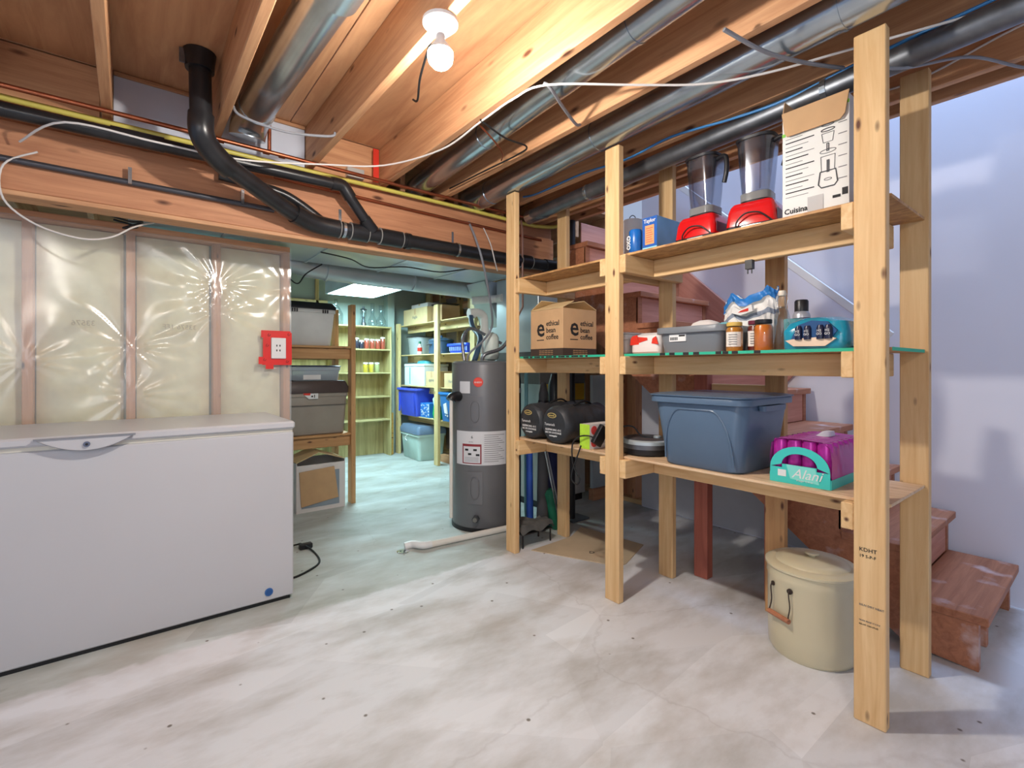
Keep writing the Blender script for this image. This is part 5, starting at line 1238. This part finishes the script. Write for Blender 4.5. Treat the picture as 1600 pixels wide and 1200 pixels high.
mk('frame', bm, BLK, t)
bm = nb(); nx = 16; g = []
for a in range(nx + 1):
    row = []
    for b in range(nx + 1):
        u, v = a / nx, b / nx
        x = 1.985 + 0.28 * u; y = 2.40 + 0.15 * v
        z = 0.125 + 0.022 * math.sin(9 * u + 5 * v) * math.sin(7 * v + 2 * u) + 0.02 * math.sin(3 * u)
        if u == 0 or v == 0 or u == 1 or v == 1: z -= 0.035
        row.append(bm.verts.new((x, y, z)))
    g.append(row)
for a in range(nx):
    for b in range(nx): bm.faces.new((g[a][b], g[a + 1][b], g[a + 1][b + 1], g[a][b + 1]))
bmesh.ops.solidify(bm, geom=bm.faces[:], thickness=0.012)
tag(mk('draped_cloth', bm, mat('mid grey cloth', (120, 118, 114), 0.85, vary=0.3, scale=14), smooth=True), 'crumpled grey cloth draped over the low wire stand', 'cloth')

# ================================================================== BACK ROOM: left rack
rk = thing('storage_rack', 'rough fir rack with two decks just inside the back room', 'shelf', (1.2, 4.35, 0))
for x in (0.90, 1.505):
    for y in (4.13, 4.56): lum('post', x, x + 0.038, y, y + 0.089, 0, 1.71, BROWNR, rk)
for zt in (1.33, 0.59):
    lum('front_rail', 0.94, 1.503, 4.16, 4.198, zt - 0.089, zt, BROWNR, rk)
    lum('rear_rail', 0.94, 1.503, 4.60, 4.638, zt - 0.089, zt, BROWNR, rk)
    lum('deck_board', 0.90, 1.502, 4.13, 4.37, zt + 0.001, zt + 0.02, BROWNR, rk); lum('deck_board', 0.90, 1.502, 4.374, 4.64, zt + 0.001, zt + 0.02, BROWNR, rk)
t = tote('storage_tote', 'white tote with a black latched lid on the rack upper deck', 'tote', 0.46, 0.40, 0.30, mat('white tote plastic', (210, 208, 204), 0.4), BLK, taper=0.88, r=0.03, lid_h=0.055, rim=0.01)
for x in (-0.12, 0.12):
    for k in range(3):
        bm = nb(); box(bm, x + k * 0.018, x + k * 0.018 + 0.01, -0.215, -0.205, 0.268, 0.296); mk('latch_tooth', bm, BLK, t)
bm = nb(); box(bm, 0.235, 0.255, -0.05, 0.05, 0.22, 0.33, 0.004); mk('side_latch', bm, WHITE, t)
place(t, (1.145, 4.345, 1.351))
t = tote('storage_tote', 'large taupe tote with a dark brown lid on the rack lower deck', 'tote', 0.54, 0.42, 0.345, mat('taupe plastic', (150, 142, 130), 0.4), mat('dark brown plastic', (72, 58, 54), 0.4), taper=0.92, r=0.03, lid_h=0.10, rim=0.012)
bm = nb(); box(bm, -0.26, 0.26, -0.222, -0.214, 0.245, 0.25); mk('moulded_line', bm, mat('taupe shade', (110, 102, 94), 0.5), t)
bm = nb(); prism(bm, [(-0.10, 0.345), (0.02, 0.345), (0.02, 0.30), (-0.055, 0.30)], 'y', -0.225, -0.221); sk = mk('sticker', bm, WHITE, t)
bm = nb(); prism(bm, [(-0.10, 0.348), (-0.04, 0.348), (-0.045, 0.33), (-0.09, 0.333)], 'y', -0.227, -0.2255); mk('red_print', bm, RED, t)
bm = nb(); box(bm, -0.035, -0.02, -0.2268, -0.2255, 0.315, 0.327); box(bm, -0.012, -0.006, -0.2268, -0.2255, 0.31, 0.335); mk('black_print', bm, INK, t)
place(t, (1.21, 4.36, 0.611))
t = tote('clear_box', 'low clear box with a dark blue lid sitting on the taupe tote', 'box', 0.40, 0.30, 0.115, glassy('cloudy clear plastic', (190, 204, 214), 0.2, 0.65), mat('dark blue lid', (40, 52, 88), 0.35), taper=0.95, r=0.02, lid_h=0.014, rim=0.01)
bm = nb(); box(bm, -0.10, 0.04, -0.1455, -0.144, 0.01, 0.09); mk('paper_inside', bm, WHITE, t)
bm = nb(); box(bm, -0.17, 0.17, -0.12, 0.12, 0.004, 0.05); mk('contents', bm, mat('mixed contents', (110, 100, 100), 0.6, vary=0.5, scale=20), t)
place(t, (1.235, 4.36, 1.058))
t = thing('open_carton', 'white open carton with a brown card front on the floor under the rack', 'carton', (1.25, 4.2, 0))
bm = nb(); x0, x1, y0, y1 = 1.05, 1.44, 4.10, 4.40
for a in ((x0, x1, y0, y0 + .006, .01, .38), (x0, x1, y1 - .006, y1, .01, .40), (x0, x0 + .006, y0, y1, .01, .40), (x1 - .006, x1, y0, y1, .01, .40), (x0, x1, y0, y1, .0, .012)): box(bm, *a)
mk('carton', bm, PKW, t)
bm = nb(); prism(bm, [(1.085, 0.05), (1.38, 0.09), (1.345, 0.35), (1.07, 0.33)], 'y', 4.085, 4.094); mk('brown_card', bm, CARD, t)
bm = nb(); box(bm, 1.09, 1.39, 4.0945, 4.099, 0.035, 0.32); mk('grey_panel', bm, mat('blue grey card', (140, 152, 162), 0.6), t)
for q in ([(1.05, 4.10, .40), (1.05, 4.40, .40), (1.22, 4.40, .47), (1.22, 4.10, .47)], [(1.44, 4.10, .40), (1.44, 4.40, .40), (1.22, 4.40, .475), (1.22, 4.10, .475)]):
    bm = nb(); A = ring(bm, q); B_ = ring(bm, [(x, y, z + .006) for x, y, z in q]); bridge(bm, A, B_); bm.faces.new(A[::-1]); bm.faces.new(B_); mk('flap', bm, CARDL, t)

# ================================================================== bookcase
bc = thing('bookcase', 'pale plywood bookcase against the back room wall', 'bookcase', (2.1, 6.2, 0))
lum('back_panel', 1.32, 2.74, 6.31, 6.318, 0.0, 1.69, CASEW, bc); 
for x in (1.30, 1.98, 2.73):
    lum('side_panel', x, x + 0.018, 6.06, 6.309, 0, 1.685, CASEW, bc)
for x0, x1 in ((1.32, 1.978), (2.0, 2.728)):
    for z in (1.39, 1.085, 0.775, 0.47):
        lum('shelf', x0, x1, 6.06, 6.308, z, z + 0.018, CASEW, bc)
lum('top_board', 1.29, 2.75, 6.05, 6.315, 1.687, 1.705, CASEW, bc)
def small_jar(label, x, y, z, fill, h=0.12, r=0.034):
    return jar(label, (x, y, z), r, h, fill, WHITE, None, group='preserving jars in the bookcase', lidtall=0.02)
RJ = mat('red preserve', (190, 84, 60), 0.4); DJ = mat('dark preserve', (50, 44, 62), 0.4); YJ = mat('yellow preserve', (222, 190, 60), 0.4); PJ = mat('pale preserve', (190, 190, 130), 0.4)
for k, (px_, f, h, lab) in enumerate(((2.30, DJ, .14, 'dark jar at the start of the bookcase row of red preserves'), (2.365, DJ, .11, 'short dark jar next to the red preserves in the bookcase'), (2.435, RJ, .135, 'red preserve jar beside the short dark jar'), (2.51, RJ, .13, 'red preserve jar in the middle of its row'), (2.585, RJ, .13, 'red preserve jar second from the bookcase side'), (2.655, RJ, .16, 'tall red preserve jar nearest the bookcase side'))):
    small_jar(lab, px_, 6.13, 1.4085, f, h)
for px_, f, lab in ((2.42, YJ, 'yellow preserve jar leftmost on its bookcase shelf'), (2.495, YJ, 'yellow preserve jar in the middle of three'), (2.575, PJ, 'pale green preserve jar beside the yellow ones')):
    small_jar(lab, px_, 6.13, 1.1035, f, 0.13)
def bottle(name, label, prof, loc, m=GLASS, extra=None):
    t = thing(name, label, 'bottle')
    bm = nb(); lathe(bm, prof, 22); mk('glass', bm, m, t, smooth=True)
    if extra: extra(t)
    place(t, loc); return t
bottle('glass_jug', 'large clear glass jug with a white tag on the bookcase top', [(0.075, 0), (0.09, 0.02), (0.09, 0.14), (0.05, 0.22), (0.02, 0.25), (0.02, 0.32), (0.025, 0.325)], (2.06, 6.2, 1.7055), extra=lambda t: mk('paper_tag', box(nb(), -0.05, 0.0, -0.095, -0.091, 0.05, 0.19), WHITE, t))
def lampx(t):
    bm = nb(); lathe(bm, [(0.03, 0.0), (0.035, 0.03), (0.02, 0.06), (0.015, 0.10), (0.02, 0.13)], 16); mk('burner', bm, GALVD, t, smooth=True)
    bm = nb(); lathe(bm, [(0.045, 0.215), (0.04, 0.225), (0.015, 0.235), (0.012, 0.26)], 16); mk('cap', bm, GALVD, t, smooth=True)
bottle('oil_lantern', 'small metal and glass lantern on the bookcase top', [(0.04, 0.0), (0.03, 0.05), (0.04, 0.12), (0.036, 0.21)], (2.42, 6.2, 1.7055), extra=lampx)
bottle('glass_vase', 'slender clear glass bottle beside the lantern', [(0.045, 0), (0.06, 0.04), (0.055, 0.09), (0.025, 0.16), (0.025, 0.30), (0.03, 0.31)], (2.54, 6.2, 1.7055))
bottle('glass_vase', 'round bellied clear glass flask at the bookcase end', [(0.04, 0), (0.065, 0.04), (0.065, 0.09), (0.03, 0.15), (0.03, 0.28), (0.035, 0.29)], (2.66, 6.2, 1.7055))
bm = nb(); box(bm, 2.78, 2.80, 6.205, 6.2195, 1.55, 1.62); tag(mk('wall_bracket', bm, BLK), 'small black bracket on the wall beside the bookcase', 'bracket')
bm = nb(); box(bm, 2.775, 2.80, 6.12, 6.20, 0, 0.56); tag(mk('wood_offcut', bm, wood('yellow fir', (222, 176, 90), (190, 140, 60))), 'narrow yellow plank standing between bookcase and open shelving', 'plank')

# ================================================================== right hand shelving in back room
rs = thing('open_shelving', 'pale stud shelving with four decks along the back room stud wall', 'shelf', (3.1, 5.2, 0))
for y in (6.13, 5.07, 4.29):
    h = 1.92 if y == 5.07 else (2.29 if y == 4.29 else 1.76)
    lum('post', 2.88, 2.918, y, y + 0.089, 0, h, PINE2, rs)
    lum('post', 3.36, 3.398, y, y + 0.089, 0, 2.29, PINE2, rs)
for zt in (1.735, 1.335, 0.93, 0.54):
    lum('deck_board', 2.92, 3.355, 4.30, 5.24, zt - 0.012, zt, PINE2, rs); lum('deck_board', 2.92, 3.355, 5.243, 6.2, zt - 0.012, zt, PINE2, rs)
    lum('front_rail', 3.05, 3.08, 4.30, 6.2, zt - 0.10, zt - 0.013, PINE2, rs)
    lum('rear_rail', 3.33, 3.358, 4.38, 6.128, zt - 0.10, zt - 0.013, PINE2, rs)
def carton(label, x0, x1, y0, y1, z, h, m, txt=None, group=None, name='carton', cat='carton'):
    t = thing(name, label, cat, ((x0 + x1) / 2, (y0 + y1) / 2, z), group)
    bm = nb(); box(bm, x0, x1, y0, y1, z, z + h, 0.002); mk('box', bm, m, t)
    bm = nb(); box(bm, x0 - 0.0008, x0, (y0 + y1) / 2 - 0.02, (y0 + y1) / 2 + 0.02, z + h * 0.6, z + h); mk('tape', bm, CARDL if m is not CARDL else CARD, t)
    bm = nb(); box(bm, x0, x1, (y0 + y1) / 2 - 0.004, (y0 + y1) / 2 + 0.004, z + h, z + h + 0.001); mk('top_seam', bm, INKG, t)
    if txt: text(txt, h * 0.28, INKG, t, Vector((x0 - 0.001, (y0 + y1) / 2, z + h * 0.35)) - wloc(t), F_X); text(txt, h * 0.28, INKG, t, Vector(((x0 + x1) / 2, y0 - 0.001, z + h * 0.35)) - wloc(t), F_Y)
    return t
carton('long brown carton on the top deck of the back shelving', 2.93, 3.30, 5.42, 6.08, 1.7355, 0.20, CARDL, 'fragile')
carton('smaller white topped carton stacked on the long brown carton', 2.98, 3.28, 5.5, 5.95, 1.9365, 0.06, PKW)
t = thing('serving_tray', 'black tray balanced on the cartons of the top deck', 'tray', (3.1, 5.3, 1.94))
bm = nb(); loft(bm, [(1.942, 0.22, 0.30, 0.04, 3.12, 5.30), (1.955, 0.26, 0.34, 0.05, 3.12, 5.30)]); mk('tray', bm, BLK, t)
carton('narrow carton under the black tray on the top deck', 3.0, 3.26, 5.18, 5.40, 1.7355, 0.205, CARD)
t = thing('galvanized_tub', 'grey galvanized tub at the far end of the second deck', 'tub')
bm = nb(); lathe(bm, [(0.15, 0), (0.17, 0.22), (0.178, 0.225), (0.178, 0.235), (0.165, 0.23), (0.145, 0.01)], 28); mk('tub', bm, GALVL, t, smooth=True)
bm = nb(); lathe(bm, [(0.19, 0.236), (0.19, 0.245), (0.02, 0.26)], 28); mk('lid', bm, BLK, t, smooth=True)
place(t, (3.13, 5.97, 1.3355))
t = thing('stock_pot', 'dark blue enamel stock pot with domed lid on the second deck', 'pot')
EB = mat('dark blue enamel', (56, 84, 112), 0.25, coat=0.4)
bm = nb(); lathe(bm, [(0.15, 0), (0.16, 0.01), (0.16, 0.16), (0.166, 0.165)], 30); mk('pot', bm, EB, t, smooth=True)
bm = nb(); lathe(bm, [(0.168, 0.166), (0.165, 0.18), (0.12, 0.205), (0.03, 0.215), (0.02, 0.24), (0.005, 0.242)], 30); mk('lid', bm, EB, t, smooth=True)
bm = nb(); tube(bm, [(-0.16, -0.04, 0.12), (-0.2, 0, 0.12), (-0.16, 0.04, 0.12)], 0.008, 8, smooth_n=4); tube(bm, [(0.16, -0.04, 0.12), (0.2, 0, 0.12), (0.16, 0.04, 0.12)], 0.008, 8, smooth_n=4); mk('handle', bm, BLK, t, smooth=True)
place(t, (3.13, 5.42, 1.3355))
t = thing('sauce_bottle', 'small white bottle with red print and green cap in front of the stock pot', 'bottle')
bm = nb(); lathe(bm, [(0.028, 0), (0.03, 0.01), (0.03, 0.10), (0.014, 0.13), (0.014, 0.14)], 16); mk('bottle', bm, WHITE, t, smooth=True)
bm = nb(); lathe(bm, [(0.0305, 0.04), (0.0305, 0.09)], 16, caps=False); mk('red_band', bm, RED, t, smooth=True)
bm = nb(); lathe(bm, [(0.016, 0.14), (0.014, 0.17)], 12); mk('cap', bm, GRN, t, smooth=True)
place(t, (2.965, 5.68, 1.3355))
t = tote('blue_basket', 'bright blue low basket on the second deck near the tall post', 'basket', 0.44, 0.28, 0.11, mat('bright blue plastic', (24, 70, 214), 0.35), None, taper=0.88, r=0.03, open_top=True)
bm = nb()
for k in range(9): box(bm, -0.18 + 0.044 * k, -0.155 + 0.044 * k, -0.1345, -0.1315, 0.025, 0.075)
mk('side_slots', bm, mat('pale slot', (130, 150, 220), 0.5), t)
place(t, (3.09, 4.75, 1.3355), -PI / 2)
carton('pale blue stack of packets behind the blue basket', 3.2, 3.34, 4.48, 4.60, 1.3355, 0.26, mat('pale blue card', (150, 190, 230), 0.5, vary=0.3, scale=30))
t = thing('foam_cooler', 'white foam box with a teal thing on top on the third deck', 'box', (3.1, 5.8, 0.93))
bm = nb(); box(bm, 2.93, 3.28, 5.50, 6.05, 0.9305, 1.18, 0.006); mk('body', bm, mat('white foam', (222, 230, 232), 0.6), t)
bm = nb(); box(bm, 2.925, 3.285, 5.495, 6.055, 1.181, 1.215, 0.006); mk('lid', bm, mat('white foam', (222, 230, 232), 0.6), t)
bm = nb(); box(bm, 2.9285, 2.93, 5.88, 5.90, 0.95, 1.17); mk('teal_stripe', bm, mat('teal print', (60, 180, 170), 0.5), t)
t = thing('casserole_lid', 'teal and grey bundle lying on the foam box', 'bundle', (3.05, 5.6, 1.216))
bm = nb(); loft(bm, [(1.216, 0.20, 0.28, 0.06, 3.06, 5.66), (1.25, 0.18, 0.25, 0.06, 3.06, 5.66), (1.265, 0.08, 0.1, 0.03, 3.06, 5.66)]); mk('cloth', bm, mat('teal cloth', (60, 140, 150), 0.6), t, smooth=True)
carton('brown carton right beside the foam box on the third deck', 2.94, 3.25, 5.19, 5.47, 0.9305, 0.19, CARDL, 'apples')
carton('printed brown carton on the third deck behind the water heater', 2.94, 3.28, 4.62, 5.02, 0.9305, 0.17, CARDL, 'Hardwood')
PB = mat('violet blue plastic', (64, 84, 200), 0.35)
t = tote('recycling_bin', 'violet blue tote jutting out at the far end of the lowest deck', 'tote', 0.52, 0.40, 0.36, PB, None, taper=0.84, r=0.03, open_top=True, rim=0.03)
bm = nb()
for x in (-0.21, 0.2): box(bm, x - 0.01, x + 0.01, -0.205, -0.185, 0.05, 0.3)
mk('corner_rib', bm, PB, t)
place(t, (3.055, 5.845, 0.5405), -PI / 2)
t = thing('beverage_carton', 'blue and white patterned carton of cans on the lowest deck', 'carton', (3.0, 5.45, 0.54))
bm = nb(); box(bm, 2.93, 3.18, 5.36, 5.60, 0.5405, 0.72, 0.002); mk('carton', bm, mat('azure print', (40, 120, 200), 0.4), t)
bm = nb(); random.seed(3)
for k in range(34):
    y = 5.37 + random.random() * 0.2; z = 0.55 + random.random() * 0.15
    box(bm, 2.9288, 2.93, y, y + 0.014 + random.random() * 0.012, z, z + 0.01)
for z in (0.57, 0.61, 0.65, 0.69): box(bm, 2.9285, 2.93, 5.375, 5.40, z, z + 0.022)
mk('white_print', bm, WHITE, t)
t = thing('plastic_bag', 'green and white crinkled plastic bag beside the blue carton', 'bag')
bm = nb(); loft(bm, [(0, 0.14, 0.2, 0.04), (0.06, 0.17, 0.22, 0.06), (0.16, 0.15, 0.2, 0.06)], n=6)
for v in bm.verts: v.co += Vector((0.008 * math.sin(v.co.z * 70 + v.co.y * 40), 0.01 * math.sin(v.co.x * 60 + v.co.z * 50), 0))
mk('green_part', bm, mat('green film', (20, 170, 100), 0.3, vary=0.4, scale=14), t, smooth=True)
bm = nb(); loft(bm, [(0.16, 0.15, 0.2, 0.06), (0.24, 0.16, 0.2, 0.06, -0.03, 0), (0.29, 0.08, 0.12, 0.03, -0.04, 0)], n=6)
mk('white_part', bm, mat('aqua white film', (190, 236, 230), 0.3, vary=0.15, scale=14), t, smooth=True)
place(t, (3.03, 5.22, 0.5405), -PI / 2)
t = tote('recycling_bin', 'steel blue recycling bin with a white symbol on the lowest deck near the heater', 'bin', 0.30, 0.38, 0.34, mat('steel blue plastic', (44, 110, 172), 0.35), None, taper=0.84, r=0.03, open_top=True, rim=0.02)
bm = nb(); prism(bm, [(-0.045, 0.20), (0.02, 0.22), (0.03, 0.15), (0.045, 0.09), (-0.02, 0.10), (-0.035, 0.15)], 'y', -0.187, -0.175); mk('white_symbol', bm, WHITE, t)
bm = nb(); box(bm, -0.02, -0.005, -0.178, -0.17, 0.065, 0.08); box(bm, 0.02, 0.04, -0.178, -0.17, 0.055, 0.08); mk('symbol_dots', bm, WHITE, t)
place(t, (3.07, 4.90, 0.5405), -PI / 2)
t = tote('storage_tote', 'grey green tote with a blue grey lid on the floor under the back shelving', 'tote', 0.56, 0.38, 0.33, mat('pale grey green plastic', (186, 210, 202), 0.35), mat('blue grey plastic', (110, 130, 156), 0.35), taper=0.9, r=0.04, lid_h=0.10, rim=0.02)
bm = nb(); tube(bm, [(-0.03, -0.205, 0.30), (-0.06, -0.215, 0.28), (-0.07, -0.215, 0.25), (-0.04, -0.205, 0.23)], 0.006, 8, smooth_n=4); mk('rope_handle', bm, WHITE, t, smooth=True)
place(t, (3.02, 5.70, 0.0), -PI / 2 - 0.06)
lum('board_offcut', 3.05, 3.12, 4.85, 5.3, 0.0, 0.09, JOIST, None)
tag(bpy.data.objects['board_offcut'], 'short brown board lying on the floor beside the grey green tote', 'board')

# ---- final: nothing loose
bpy.context.view_layer.update()
